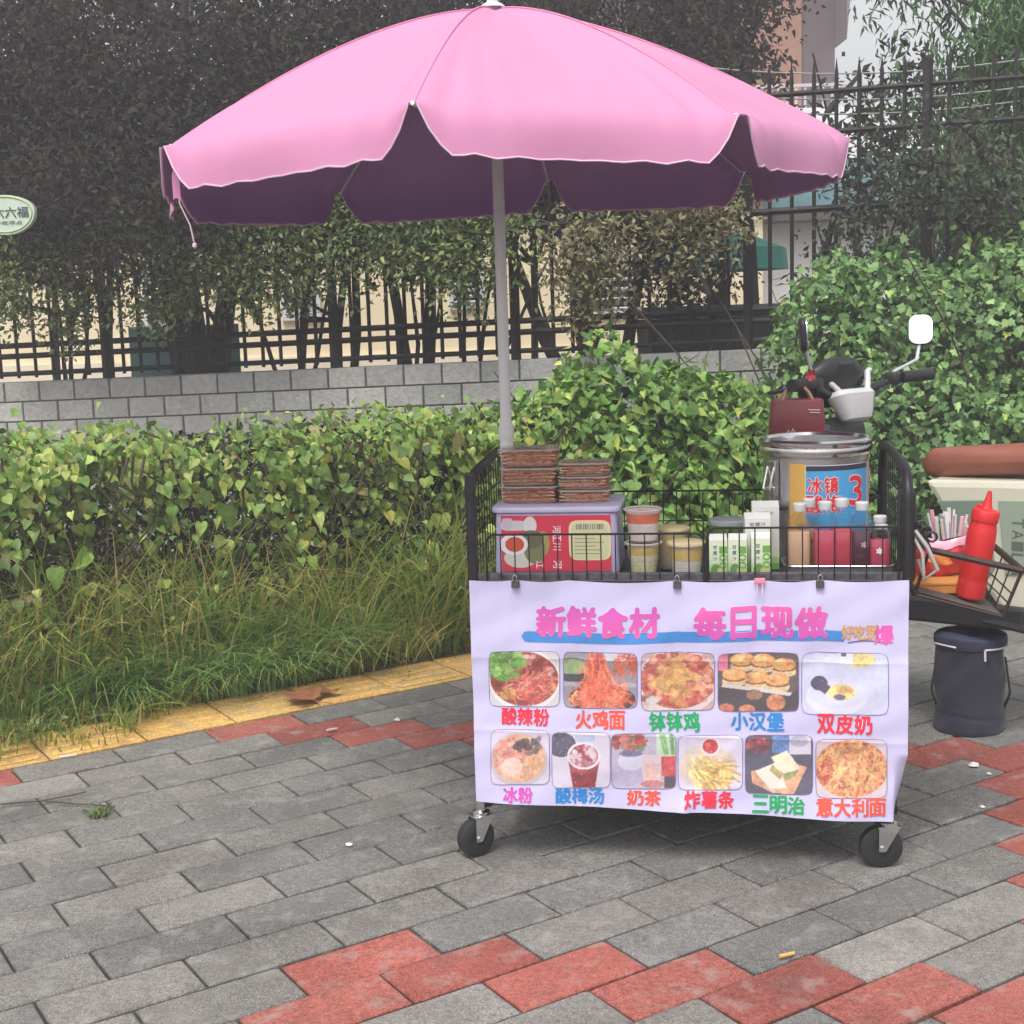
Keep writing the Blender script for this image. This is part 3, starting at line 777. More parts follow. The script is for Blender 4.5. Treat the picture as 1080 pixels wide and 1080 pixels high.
tt = thing('courtyard_terrace', 'raised pale terrace on which the courtyard chairs stand', 'terrace', (-.5, 11.6, 0))
b = MB(); b.box((-1, .35, .17), (9, 2.0, .34)); b.build('slab', M_PLINTH, tt, smooth=0)
pu = thing('market_parasol', 'green parasol with a drooping canopy standing in the courtyard right of the pole', 'parasol', (1.68, 11.3, 0))
b = MB(); b.lathe([(0, 1.95), (.25, 1.90), (.62, 1.75), (.64, 1.58), (.61, 1.58), (.59, 1.72)], 10, cap=False); b.build('canopy', mat('green_cloth', S(52, 132, 122), .8, noise=.15), pu)
b = MB(); b.tube([(0, 0, 0), (0, 0, 1.93)], .025, 8); b.build('pole', M_IRON, pu)
b = MB(); b.lathe([(.25, 0), (.25, .06), (.06, .1)], 16); b.build('base', M_IRON, pu)
bn = thing('wheeled_bin', 'dark teal wheeled bin with flat lid behind the fence above the mound', 'bin', (1.28, 8.4, 0), .1)
b = MB(); b.rbox((0, 0, .78), (.85, .5, .9), .05, taper=1.06); b.build('body', mat('bin_plastic', S(36, 52, 52), .5, noise=.2, nscale=8), bn)
b = MB(); b.rbox((0, -.01, 1.27), (.96, .58, .07), .05, er=.015); b.build('lid', mat('bin_lid', S(44, 62, 62), .5, noise=.2), bn)
for sx in (-1, 1):
    b = MB(); b.tube([(sx * .44 - .04, .1, .17), (sx * .44 + .04, .1, .17)], .17, 14); b.build('wheel', M_RUBBER, bn)

# round shop sign in the trees
sg = thing('round_sign', 'pale green cloud-shaped sign hanging in the dark trees at the left edge', 'sign', tuple(W(6, 224, 6.72)))
s_ = 6.72 / CAM_F
b = MB(); N_ = 40
pts = []
for k in range(N_):
    a = 2 * math.pi * k / N_; rx, ry = 31 * s_, 23 * s_
    pts.append((rx * math.cos(a), 0, ry * math.sin(a) * (1 if math.sin(a) < 0 else .75)))
b.add([(x, -.02, z) for x, _, z in pts] + [(x, .02, z) for x, _, z in pts], [tuple(range(N_))] + [tuple(range(2 * N_ - 1, N_ - 1, -1))] + [(k, N_ + k, N_ + (k + 1) % N_, (k + 1) % N_) for k in range(N_)])
b.add([(-22 * s_ + 13 * s_ * math.cos(t * .314), y, 14 * s_ + 13 * s_ * math.sin(t * .314)) for y in (-.018, .018) for t in range(20)], [tuple(range(20)), tuple(range(39, 19, -1))] + [(k, 20 + k, 20 + (k + 1) % 20, (k + 1) % 20) for k in range(20)])
b.build('board', mat('sign_board', S(196, 212, 196), .5, noise=.05), sg, smooth=0)
b = MB()
for rr in (28.5, ): 
    b.tube([(rr * s_ * math.cos(2 * math.pi * k / 36), -.021, 20.5 * s_ * math.sin(2 * math.pi * k / 36) * (1 if k > 18 else .75)) for k in range(36)], .004, 4, closed=True)
b.build('rim_line', mat('rim_green', S(168, 190, 130), .5), sg)
tv, tf, asp = text_mesh('六六福', .012)
for (txt, x0, x1, z0, z1) in (('六六福', -12, 25, -6, 5), ('小吃早点', -10, 18, -13, -9)):
    tv, tf, asp = text_mesh(txt, .012)
    b = MB(); b.add([((x0 + (x1 - x0) * u) * s_, -.024, (z0 + (z1 - z0) * v) * s_) for u, v in tv], tf)
    b.build('lettering', mat('sign_ink', S(60, 78, 74), .6), sg, smooth=0)
b = MB(); b.tube([(-.05, .02, -.02), (-.05, .75, -.02)], .012, 6); b.build('bracket', M_IRON, sg)

for i, (y0, y1, lb) in enumerate(((66, 44, 'topmost thin grey cable crossing the right-hand tree'), (92, 74, 'middle thin grey cable crossing the right-hand tree'), (108, 88, 'lowest thin grey cable crossing the right-hand tree'))):
    A = Vector(W(700, y0, 7.4)); B_ = Vector(W(1180, y1, 7.1)); c0 = (A + B_) / 2
    b = MB(); b.tube([A.lerp(B_, t / 12) - Vector((0, 0, .10 * (1 - (2 * t / 12 - 1) ** 2))) - c0 for t in range(13)], .004, 5)
    tag(b.build('overhead_cable', mat('cable_%s' % 'grey', S(150, 150, 150), .6), loc=c0), lb, 'cable', 'cables across the right-hand tree')

# ------------------------------------------------------------------ thin volume added to imitate lens veil
veil_mb = MB(); veil_mb.box((0, 24, 4.2), (120, 70, 10.5))
veil_mat = bpy.data.materials.new('veil_volume'); veil_mat.use_nodes = True; hn = veil_mat.node_tree; hn.nodes.clear()
ho = hn.nodes.new('ShaderNodeOutputMaterial'); hv = hn.nodes.new('ShaderNodeVolumePrincipled')
hv.inputs['Color'].default_value = (.93, .90, .95, 1); hv.inputs['Density'].default_value = .0115
hn.links.new(hv.outputs[0], ho.inputs['Volume'])
tag(veil_mb.build('lens_veil', veil_mat, smooth=0), 'thin pale volume added over the whole scene as a lens veil', 'lens_veil', kind='stuff')
# ------------------------------------------------------------------ the food cart
CO = (.354, 3.085, 0); CYAW = -.156
cart = thing('vendor_cart', 'black wire-basket food cart on four castors, hung with the menu banner', 'food cart', CO, CYAW)
XL, XR, DP, DZ = -.455, .533, .50, .675
def frame_part(name, paths, r, seg=8, parent=cart, matl=M_FRAME, closed=False):
    b = MB()
    for p in paths: b.tube(p, r, seg, closed=closed)
    return b.build(name, matl, parent)
# legs
for x in (XL + .01, XR - .035):
    for y in (.02, DP):
        b = MB(); b.tube([(x, y, .655), (x, y, .40), (x + (.09 if x < 0 else -.05) * (y > .1), y + .15 * (y > .1), .12)], .013, 8); b.build('leg', M_FRAME, cart)
for z in (.135, .665):
    for y in (.02, DP):
        b = MB(); b.box(((XL + XR) / 2, y, z), (XR - XL - .03, .02, .02)); b.build('crossbar', M_FRAME, cart, smooth=0, bevel=.002)
b = MB(); b.box(((XL + XR) / 2, DP / 2 + .01, DZ - .018), (XR - XL - .03, DP - .03, .02)); b.build('deck', mat('deck_board', S(58, 56, 60), .7, noise=.2), cart, smooth=0, bevel=.003)
b = MB(); b.box(((XL + XR) / 2, DP / 2 + .01, .15), (XR - XL - .03, DP - .03, .012)); b.build('lower_shelf', mat('shelf_board', S(40, 39, 42), .7, noise=.2), cart, smooth=0)
# front lip of the deck with a faint worn pattern
b = MB(); b.box(((XL + XR) / 2, .002, DZ + .004), (XR - XL, .014, .036)); b.build('deck_lip', mat('lip_plastic', S(44, 42, 48), .55, col2=S(98, 96, 104), nscale=70), cart, smooth=0, bevel=.002)
# side frames: tall rounded hoops with a wire mesh
def hoop(x, lean):
    top = .93; p = [(x, -.005, .66), (x, -.005, .86)]
    for k in range(1, 6):
        a = math.pi / 2 * k / 5; p.append((x, .095 - .10 * math.cos(a), .86 + (top - .86) * math.sin(a)))
    p += [(x, .40, top + .012)]
    for k in range(1, 6):
        a = math.pi / 2 * k / 5; p.append((x, .42 + .08 * math.sin(a), .855 + (top + .012 - .855) * math.cos(a)))
    p += [(x, DP, .66)]
    return p
for x in (XL, XR):
    b = MB(); b.tube(hoop(x, 0), .0115, 10); sf = b.build('side_hoop', M_FRAME, cart)
    b = MB()
    for k in range(13):
        y = .03 + k * .037; b.tube([(x, y, .68), (x, y, .925 if .07 < y < .44 else .87)], .0016, 5)
    for z in (.74, .80, .86): b.tube([(x, 0, z), (x, DP, z)], .0018, 5)
    b.build('wire_mesh', M_FRAME, sf)
# left corner post is doubled and a bag of black mesh is tied to the right hoop
b = MB(); b.box((XL, -.004, .80), (.022, .022, .27)); b.build('corner_post', M_FRAME, cart, smooth=0, bevel=.003)
b = MB(); b.box((XR + .002, .028, .775), (.036, .045, .215)); b.build('corner_post', M_FRAME, cart, smooth=0, bevel=.012)
# back panel
def wire_panel(name, x0, x1, y, z0, z1, pitch, rr=.0022, rad=.02):
    b = MB(); p = [(x0, y, z0), (x0, y, z1 - rad)]
    for k in range(1, 5): a = math.pi / 2 * k / 4; p.append((x0 + rad - rad * math.cos(a), y, z1 - rad + rad * math.sin(a)))
    for k in range(0, 5): a = math.pi / 2 * k / 4; p.append((x1 - rad + rad * math.sin(a), y, z1 - rad + rad * math.cos(a)))
    p += [(x1, y, z1 - rad), (x1, y, z0)]
    b.tube(p, rr * 1.15, 7)
    n = max(2, round((x1 - x0) / pitch))
    for k in range(1, n): x = x0 + (x1 - x0) * k / n; b.tube([(x, y, z0), (x, y, z1)], rr * .75, 5)
    b.tube([(x0, y, z0 + .004), (x1, y, z0 + .004)], rr, 6)
    return b.build(name, M_FRAME, cart)
wire_panel('back_panel', XL + .01, XR - .01, DP, .68, .82, .035)
b = MB(); b.tube([(XL, DP, .74), (XR, DP, .74)], .0018, 5); b.build('back_wire', M_FRAME, cart)
wire_panel('front_gate', XL + .035, .082, -.012, .676, .790, .034)
wire_panel('front_gate', .092, XR - .02, -.012, .676, .802, .0345)
b = MB(); b.tube([(.087, -.014, .68), (.087, -.014, .765)], .004, 6); b.tube([(.087, -.014, .765), (.092, -.016, .775), (.09, -.018, .78)], .003, 6); b.build('gate_latch', M_FRAME, cart)
# castors
def castor(x, y, ang, r=.047):
    e = bpy.data.objects.new('caster', None); COL.objects.link(e); e.parent = cart; e.location = (x, y, 0); e.rotation_euler = (0, 0, ang); e.empty_display_size = .05
    off = -.018
    b = MB(); b.lathe([(r - .006, -.014), (r - .001, -.011), (r, -.006), (r, .006), (r - .001, .011), (r - .006, .014), (.022, .014), (.020, .010), (.0, .010)], 30)
    T = Matrix.Translation((off, 0, r)) @ Matrix.Rotation(math.pi / 2, 4, 'X')
    b.v = [tuple(T @ Vector(v)) for v in b.v]
    b2 = MB(); b2.lathe([(.020, -.010), (.022, -.014), (r - .006, -.014)], 30, cap=False); b2.v = [tuple(T @ Vector(v)) for v in b2.v]
    b.add(b2.v, b2.f); b.build('wheel', M_RUBBER, e, smooth=35)
    b = MB()
    for s in (-1, 1):
        yy = s * .0195
        v = [(off - .008, yy, r - .008), (off + .008, yy, r - .008), (.022, yy, .098), (-.026, yy, .098)]
        v2 = [(a, c - s * .0022, z) for a, c, z in v]
        b.add(v + v2, [(0, 1, 2, 3), (7, 6, 5, 4), (0, 4, 5, 1), (1, 5, 6, 2), (2, 6, 7, 3), (3, 7, 4, 0)])
    b.box((-.002, 0, .100), (.052, .042, .004))
    b.tube([(off, -.024, r), (off, .024, r)], .006, 10)
    b.build('fork', M_CHROME, e, smooth=30)
    b = MB(); b.lathe([(.019, .102), (.021, .104), (.021, .110), (.012, .113), (.012, .135)], 18); b.build('swivel', M_CHROME, e)
    return e
castor(XL - .004, .012, R(40)); castor(XR - .035, .01, R(8), .050); castor(XL + .10, DP + .15, R(-120)); castor(XR - .085, DP + .15, R(-30))
# fold-out side rack on the right
RK = dict(a=(.585, .03, .742), b=(.785, .03, .694), c=(.775, .30, .702), d=(.570, .30, .742), e=(.555, .04, .638), f=(.748, .04, .586), g=(.74, .29, .590), h=(.55, .29, .640))
rk = MB()
V_ = lambda k: Vector(RK[k])
for p, q, r in (('a', 'b', .008), ('b', 'c', .008), ('c', 'd', .007), ('a', 'd', .007), ('e', 'f', .0035), ('f', 'g', .0035), ('g', 'h', .0035), ('h', 'e', .0035), ('a', 'e', .004), ('b', 'f', .004), ('c', 'g', .003), ('d', 'h', .003)):
    rk.tube([V_(p), V_(q)], r, 6)
for t in (.17, .34, .5, .67, .84):
    rk.tube([V_('e').lerp(V_('f'), t), V_('h').lerp(V_('g'), t)], .002, 5)
    rk.tube([V_('c').lerp(V_('d'), t), V_('g').lerp(V_('h'), t)], .0018, 5)
for t in (.33, .66):
    rk.tube([V_('f').lerp(V_('b'), .1 + t * .6), V_('g').lerp(V_('c'), .1 + t * .6)], .002, 5); rk.tube([V_('b').lerp(V_('c'), t), V_('f').lerp(V_('g'), t)], .002, 5)
rk.tube([(XR, .03, .79), (.56, .025, .80), (.585, .03, .742)], .007, 6); rk.tube([(XR, .03, .69), (.545, .03, .66), V_('e')], .007, 6)
rk.build('side_rack', mat('rack_steel', S(62, 50, 46), .45, .4, noise=.2), cart)
b = MB(); b.add([V_('e') + Vector((.005, .004, .005)), V_('f') + Vector((-.004, .004, .005)), V_('g') + Vector((-.004, -.004, .005)), V_('h') + Vector((.004, -.004, .005))], [(0, 1, 2, 3)])
b.add([(x, y, z - .003) for x, y, z in b.v], [(3, 2, 1, 0)])
b.build('rack_mat', mat('rack_mat', S(86, 80, 76), .8, noise=.2), cart, smooth=0)
b = MB()
for k in range(3):
    c0 = Vector((.562 + .012 * k, .012, .80 - .012 * k))
    b.tube([c0 + Vector((.011 * math.cos(t * .7), -.004 * k, .011 * math.sin(t * .7))) for t in range(9)], .003, 6, closed=True)
b.build('hook_ring', M_FRAME, cart)
b = MB(); b.tube([(.55, .01, .79), (.575, .0, .755), (.60, .012, .70), (.575, .03, .675), (.56, .03, .72)], .005, 6); b.tube([(.548, .016, .775), (.565, .0, .74), (.57, .01, .69)], .004, 6)
b.build('cable_tie', mat('pale_cord', S(176, 172, 170), .6), cart)

# ------------------------------------------------------------------ banner
BQ = dict(tl=(495, 612.5), tr=(958, 612.5), bl=(502, 843), br=(957, 865))
def bil(s, t):
    x = (1 - t) * ((1 - s) * BQ['tl'][0] + s * BQ['tr'][0]) + t * ((1 - s) * BQ['bl'][0] + s * BQ['br'][0])
    y = (1 - t) * ((1 - s) * BQ['tl'][1] + s * BQ['tr'][1]) + t * ((1 - s) * BQ['bl'][1] + s * BQ['br'][1])
    return x, y
def inv(px, py):
    """pixel of the flat artwork -> fraction across and down the banner"""
    s, t = (px - 495) / 462, (py - 612) / 240
    for _ in range(12):
        x, y = bil(s, t); s += (px - x) / 460; t += (py - y) / 240
    return s, t
BW0, BW1 = -.462, .534
CLIPS = [.01, .110, .235, .486, .670, .805, .99]
def ban(s, t, off=0.0):
    x = BW0 + (BW1 - BW0) * s
    k = min(range(len(CLIPS) - 1), key=lambda i: 0 if CLIPS[i] <= s <= CLIPS[i + 1] else 1)
    u = max(0, min(1, (s - CLIPS[k]) / (CLIPS[k + 1] - CLIPS[k])))
    sag = .0065 * math.sin(math.pi * u) * (CLIPS[k + 1] - CLIPS[k]) / .25
    ztop = .683 - sag * (1 - t); zbot = .149 - .025 * s
    z = ztop + (zbot - ztop) * t
    y = -.024
    y += .004 * math.sin(s * 9 + t * 3) * (1 - abs(2 * t - 1) * .5) + .003 * math.sin(s * 23 - t * 9) * (1 - t) ** 2 + .0025 * math.sin(t * 14 + s * 4)
    for c in CLIPS: y += .006 * math.exp(-((s - c) / .03) ** 2) * max(0, 1 - t * 4) - .003 * math.exp(-((s - c + .12 * t) / .018) ** 2) * max(0, 1 - t * 1.6)
    for fs in (.25, .5, .75): y -= .0022 * math.exp(-abs(s - fs) / .008)
    for ft in (.34, .67): y -= .0022 * math.exp(-abs(t - ft) / .014)
    y += .0016 * math.sin(s * 41 + t * 17) * math.sin(t * 23 - s * 6)
    y -= .012 * t * t + .006 * math.exp(-((t - 1) / .1) ** 2) * math.sin(s * 17)
    # the lower right corner curls back round the frame
    k2 = max(0, s - .97) * max(0, t - .72) * 4.5
    y += k2 * 2.2; x -= k2 * .55
    # diagonal crease from the bottom middle
    d = (s - .5) * .9 + (t - .98) * .35
    y -= .004 * math.exp(-(d / .012) ** 2) * max(0, (t - .6) / .4)
    return Vector((x, y - off, z))
baner = thing('menu_banner', 'lavender menu banner with food pictures hanging on the front of the cart', 'banner', CO, CYAW)
bb = MB(); bb.grid(lambda u, v: ban(u, 1 - v), 220, 110)
n0 = len(bb.v); bb.grid(lambda u, v: ban(u, 1 - v, -.0012), 120, 60, flip=True)
M_CLOTH = mat('banner_cloth', S(203, 198, 234), .5, noise=.025, nscale=5, spec=.35, bump=.06, bscale=14)
bb.build('cloth', M_CLOTH, baner, smooth=80)

def pr(px, py, off): s, t = inv(px, py); return ban(s, t, off)
def sheet_prints(name, V2, F, cols, off, label=None):
    """flat artwork (pixel coords) wrapped on the banner"""
    b = MB()
    for v, c in zip(V2, cols): b.v.append(tuple(pr(v[0], v[1], off))); b.c.append(c)
    b.f = [tuple(f) for f in F]
    o = b.build(name, M_PRINT, baner, smooth=0)
    if label: o['label'] = label
    return o
GLYPH = {}
def glyph_field(ch, n=46):
    """coverage of one character on a small grid (with a margin), softened so strokes come out thick and round"""
    if ch in GLYPH: return GLYPH[ch]
    tv, tf, dim = text_mesh(ch, .0, 3)
    mrg = 6; c = np.zeros((n + 2 * mrg, n + 2 * mrg)); sub = 2
    gx = (np.arange((n + 2 * mrg) * sub) / sub - mrg + .25) / n
    X, Y = np.meshgrid(gx, gx); acc = np.zeros(X.shape, bool)
    for f in tf:
        for k in range(1, len(f) - 1):
            (x0, y0), (x1, y1), (x2, y2) = tv[f[0]], tv[f[k]], tv[f[k + 1]]
            d = (x1 - x0) * (y2 - y0) - (x2 - x0) * (y1 - y0)
            if abs(d) < 1e-12: continue
            i0 = np.searchsorted(gx, min(x0, x1, x2)); i1 = np.searchsorted(gx, max(x0, x1, x2)); j0 = np.searchsorted(gx, min(y0, y1, y2)); j1 = np.searchsorted(gx, max(y0, y1, y2))
            if i1 <= i0 or j1 <= j0: continue
            xs, ys = X[j0:j1, i0:i1], Y[j0:j1, i0:i1]
            a_ = ((xs - x0) * (y2 - y0) - (x2 - x0) * (ys - y0)) / d; b_ = ((x1 - x0) * (ys - y0) - (xs - x0) * (y1 - y0)) / d
            acc[j0:j1, i0:i1] |= (a_ >= -1e-6) & (b_ >= -1e-6) & (a_ + b_ <= 1 + 1e-6)
    M_ = n + 2 * mrg
    c = acc.reshape(M_, sub, M_, sub).mean((1, 3))
    def blur(q, r):
        k = np.exp(-.5 * (np.arange(-6, 7) / r) ** 2); k /= k.sum()
        q = np.apply_along_axis(lambda v: np.convolve(v, k, 'same'), 0, q); return np.apply_along_axis(lambda v: np.convolve(v, k, 'same'), 1, q)
    ink = blur(c, 1.5); halo = blur(np.clip(blur(c, 1.3) * 3, 0, 1), 1.6)
    GLYPH[ch] = (ink, halo, n, mrg); return GLYPH[ch]
def contour_mesh(f, th):
    """marching squares: filled outline of f > th, in grid units"""
    H_, W_ = f.shape; V = []; F = []; ids = {}
    def vid(key, p):
        if key not in ids: ids[key] = len(V); V.append(p)
        return ids[key]
    g = f - th
    for j in range(H_ - 1):
        for i in range(W_ - 1):
            q = ((i, j), (i + 1, j), (i + 1, j + 1), (i, j + 1)); val = [g[b_, a_] for a_, b_ in q]
            if max(val) <= 0: continue
            poly = []
            for k in range(4):
                p0, p1 = q[k], q[(k + 1) % 4]; v0, v1 = val[k], val[(k + 1) % 4]
                if v0 > 0: poly.append(vid(p0, p0))
                if (v0 > 0) != (v1 > 0):
                    t = v0 / (v0 - v1); key = (min(p0, p1), max(p0, p1)); poly.append(vid(key, (p0[0] + (p1[0] - p0[0]) * t, p0[1] + (p1[1] - p0[1]) * t)))
            if len(poly) >= 3: F.append(tuple(poly))
    return V, F
def lettering(txt, rect, col, th=.12, halo=True, col2=None, name='dish_name', tilt=0.0, label=None):
    x0, y0, x1, y1 = rect; cells = list(txt); w = (x1 - x0) / len(cells); outs = []
    for lay in ((0, 1) if halo else (1,)):
        V2, F, C = [], [], []
        for i, ch in enumerate(cells):
            ink, hl, n, mrg = glyph_field(ch)
            V, Fs = contour_mesh(ink if lay else hl, th if lay else .3)
            cx0 = x0 + i * w + w * .04; cw = w * .92
            if ch == '日': cx0 += w * .1; cw -= w * .2
            base = len(V2); dy = tilt * (i - len(cells) / 2)
            for (gx, gy) in V:
                u, v = (gx - mrg) / n, (gy - mrg) / n
                V2.append((cx0 + cw * u, y1 - (y1 - y0) * v + dy))
                C.append((.80, .76, .86) if not lay else (tuple(a + (b2 - a) * max(0, min(1, 1 - v)) for a, b2 in zip(col, col2)) if col2 else col))
            F += [tuple(k + base for k in f) for f in Fs]
        o = sheet_prints(name if lay else 'outline', V2, F, C, .0020 if lay else .0013, label)
        outs.append(o)
    if len(outs) > 1: outs[0].parent = outs[1]
    return outs[-1]
# blue brush bar
bar = MB()
def barfn(u, v):
    x = 552 + (893 - 552) * u; yc = 669.5 + 1.0 * math.sin(u * 6); hh = 5.6 * min(1, (1 - max(0, 1 - u / .02) ** 2) ** .5 if u < .02 else 1)
    return pr(x, yc + hh * (1 - 2 * v), .0010)
bar.grid(barfn, 90, 2); bar.cur = None
bar.build('blue_bar', mat('blue_ink', S(72, 140, 212), .55, noise=.12, nscale=14), baner, smooth=0)
PK, PK2 = S(230, 104, 178), S(206, 92, 184)
lettering('新鲜食材', (568, 638.5, 702, 669), PK2, .09, col2=PK, name='headline', tilt=.1)
lettering('每日现做', (737, 639, 877, 671), PK, .09, col2=PK2, name='headline', tilt=.2)
RD, OR_, GR_, BL, MG_ = S(224, 60, 84), S(226, 92, 80), S(44, 164, 106), S(56, 136, 208), S(214, 84, 186)
for txt, rect, c in (('酸辣粉', (530, 744.5, 583, 762), RD), ('火鸡面', (611, 746.5, 665, 765), OR_), ('钵钵鸡', (690, 748, 744, 768), GR_), ('小汉堡', (776, 749, 832, 767.5), BL), ('双皮奶', (865, 751, 922, 771), RD),
                     ('冰粉', (532, 827, 565, 843), MG_), ('酸梅汤', (589, 828.5, 642, 845), BL), ('奶茶', (666, 831, 703, 846.5), OR_), ('炸薯条', (727, 832, 780, 850), RD), ('三明治', (798, 837, 853, 855), GR_), ('意大利面', (864, 838.5, 936, 857), OR_)):
    lettering(txt, rect, c, tilt=.35)
# little shop mark at the right: three yellow-brown characters and a pink one on a swoosh
lettering('好吃到', (890, 657, 927, 672), S(206, 160, 112), .12, name='shop_mark')
lettering('爆', (923, 658, 944, 677), S(226, 96, 178), .15, name='shop_mark')
sw = MB()
sw.grid(lambda u, v: pr(897 + 34 * u, 675 + 2.2 * math.sin(math.pi * u) * -1 + 1.4 * v, .0014), 14, 1)
sw.build('swoosh', mat('swoosh_ink', S(120, 104, 140), .55), baner, smooth=0)

# --- food pictures: small painted rasters held as vertex colours on real printed sheets
NX, NY = 116, 86
class Pic:
    def __init__(s, bgc): 
        s.a = np.ones((NY, NX, 3)) * np.array(S(*bgc)); s.y, s.x = np.mgrid[0:NY, 0:NX]; s.x = s.x / (NX - 1); s.y = s.y / (NY - 1)
    def put(s, m, c, al=1.0): s.a[m] = s.a[m] * (1 - al) + np.array(S(*c)) * al
    def ell(s, cx, cy, rx, ry, c, al=1, ang=0):
        dx, dy = s.x - cx, s.y - cy; ca, sa = math.cos(ang), math.sin(ang)
        m = ((dx * ca + dy * sa) / rx) ** 2 + ((-dx * sa + dy * ca) / ry) ** 2 < 1; s.put(m, c, al); return m
    def rect(s, x0, y0, x1, y1, c, al=1): s.put((s.x >= x0) & (s.x < x1) & (s.y >= y0) & (s.y < y1), c, al)
    def poly(s, pts, c):
        m = np.zeros(s.x.shape, bool); n = len(pts)
        for i in range(n):
            (x1, y1), (x2, y2) = pts[i], pts[(i + 1) % n]
            cnd = ((y1 > s.y) != (y2 > s.y)) & (s.x < (x2 - x1) * (s.y - y1) / ((y2 - y1) or 1e-9) + x1); m ^= cnd
        s.put(m, c)
    def blobs(s, n, cx, cy, rx, ry, r, cols, clip=None, asp=1.0):
        for _ in range(n):
            t = random.uniform(0, 6.28); q = math.sqrt(random.random())
            k = s.a.copy(); rr = r * random.uniform(.5, 1.2)
            s.ell(cx + rx * q * math.cos(t), cy + ry * q * math.sin(t), rr, rr * 1.3 * asp, random.choice(cols), random.uniform(.5, 1), random.uniform(0, 3))
            if clip is not None: s.a[~clip] = k[~clip]
    def strands(s, n, cx, cy, rx, ry, ln, cols, clip=None, ang=None, curl=.5, w=.012):
        for _ in range(n):
            t = random.uniform(0, 6.28); q = math.sqrt(random.random())
            x, y = cx + rx * q * math.cos(t), cy + ry * q * math.sin(t); a = random.uniform(0, 6.28) if ang is None else random.gauss(ang, .18)
            c = np.array(S(*random.choice(cols))) * random.uniform(.75, 1.2)
            for k in range(int(ln / .008)):
                x += .008 * math.cos(a); y += .011 * math.sin(a); a += random.gauss(0, curl)
                i0, i1 = int((x - w) * NX), int((x + w) * NX); j = int(y * NY)
                if 0 <= j < NY and i1 >= 0 and i0 < NX:
                    for i in range(max(0, i0), min(NX - 1, i1) + 1):
                        if clip is None or clip[j, i]: s.a[j, i] = np.clip(s.a[j, i] * .25 + c * .75, 0, 1)
    def food(s):
        """print-like texture: blotches of lighter and darker food, small glints"""
        def nz(n):
            g_ = RNG.normal(0, 1, (n * 3 // 4 + 2, n + 2)); yy = np.linspace(0, g_.shape[0] - 1.001, NY); xx = np.linspace(0, g_.shape[1] - 1.001, NX)
            y0, x0 = yy.astype(int), xx.astype(int); fy, fx = (yy - y0)[:, None], (xx - x0)[None, :]
            return (g_[np.ix_(y0, x0)] * (1 - fy) * (1 - fx) + g_[np.ix_(y0 + 1, x0)] * fy * (1 - fx) + g_[np.ix_(y0, x0 + 1)] * (1 - fy) * fx + g_[np.ix_(y0 + 1, x0 + 1)] * fy * fx)
        mx, mn = s.a.max(2), s.a.min(2); sat = np.clip((mx - mn) / (mx + .02) * 1.5 - .15, .05, 1)
        f = 1 + sat * (.15 * nz(12) + .13 * nz(28) + .14 * nz(64))
        s.a = np.clip(s.a * np.clip(f, .35, 2.0)[:, :, None], 0, 1)
        s.a[:, :, 1] = np.clip(s.a[:, :, 1] * (1 + sat * .11 * nz(22)), 0, 1)
        gl = (nz(58) > 1.55) & (sat > .4); s.a[gl] = s.a[gl] * .5 + .38
    def grain(s, k=.1):
        lum = s.a.mean(2, keepdims=True); g_ = RNG.normal(0, 1, (NY, NX, 1)); g_ = (g_ + np.roll(g_, 1, 0) + np.roll(g_, 1, 1)) / 1.7
        s.a = np.clip(s.a * (1 + g_ * k * np.clip(1.6 - 2 * lum, .12, 1.4) * 1.6), 0, 1)
        q = (np.roll(s.a, 1, 0) + np.roll(s.a, -1, 0) + np.roll(s.a, 1, 1) + np.roll(s.a, -1, 1)) / 4; s.a[1:-1, 1:-1] = (.72 * s.a + .28 * q)[1:-1, 1:-1]
def pic_sour_noodle():
    p = Pic((214, 208, 214)); m = p.ell(.5, .52, .52, .56, (236, 232, 230)); m = p.ell(.5, .5, .49, .50, (150, 60, 50))
    p.blobs(60, .62, .30, .36, .22, .06, [(190, 60, 52), (150, 44, 44), (214, 110, 92), (120, 50, 60), (224, 180, 170)], m)
    p.blobs(70, .25, .22, .26, .28, .07, [(96, 150, 62), (120, 176, 76), (70, 122, 50), (152, 196, 96)])
    p.strands(150, .55, .68, .36, .2, .3, [(206, 84, 72), (220, 110, 92), (186, 62, 56), (232, 150, 130)], m, 0.1, .15)
    p.blobs(26, .22, .76, .14, .12, .035, [(214, 160, 96), (190, 120, 70)], m); return p
def pic_fire_noodle():
    p = Pic((150, 146, 160)); p.ell(.12, .32, .3, .22, (70, 62, 72)); p.ell(.12, .26, .26, .14, (150, 170, 120)); p.rect(.55, 0, 1, .14, (206, 204, 214))
    p.strands(50, .84, .22, .2, .12, .2, [(224, 112, 78), (206, 92, 66)], None, .1); p.rect(.0, .55, 1, .62, (190, 188, 200), .6)
    p.ell(.52, .84, .46, .26, (50, 46, 56)); p.ell(.52, .82, .42, .22, (120, 50, 40)); p.strands(190, .52, .80, .36, .16, .22, [(232, 112, 80), (216, 86, 62), (240, 150, 112)], None, None, .5)
    p.strands(120, .45, .2, .13, .3, .34, [(232, 104, 76), (206, 76, 58), (240, 140, 106)], None, 1.57, .06); p.strands(40, .45, .56, .1, .1, .2, [(232, 104, 76)], None, 1.57, .2); return p
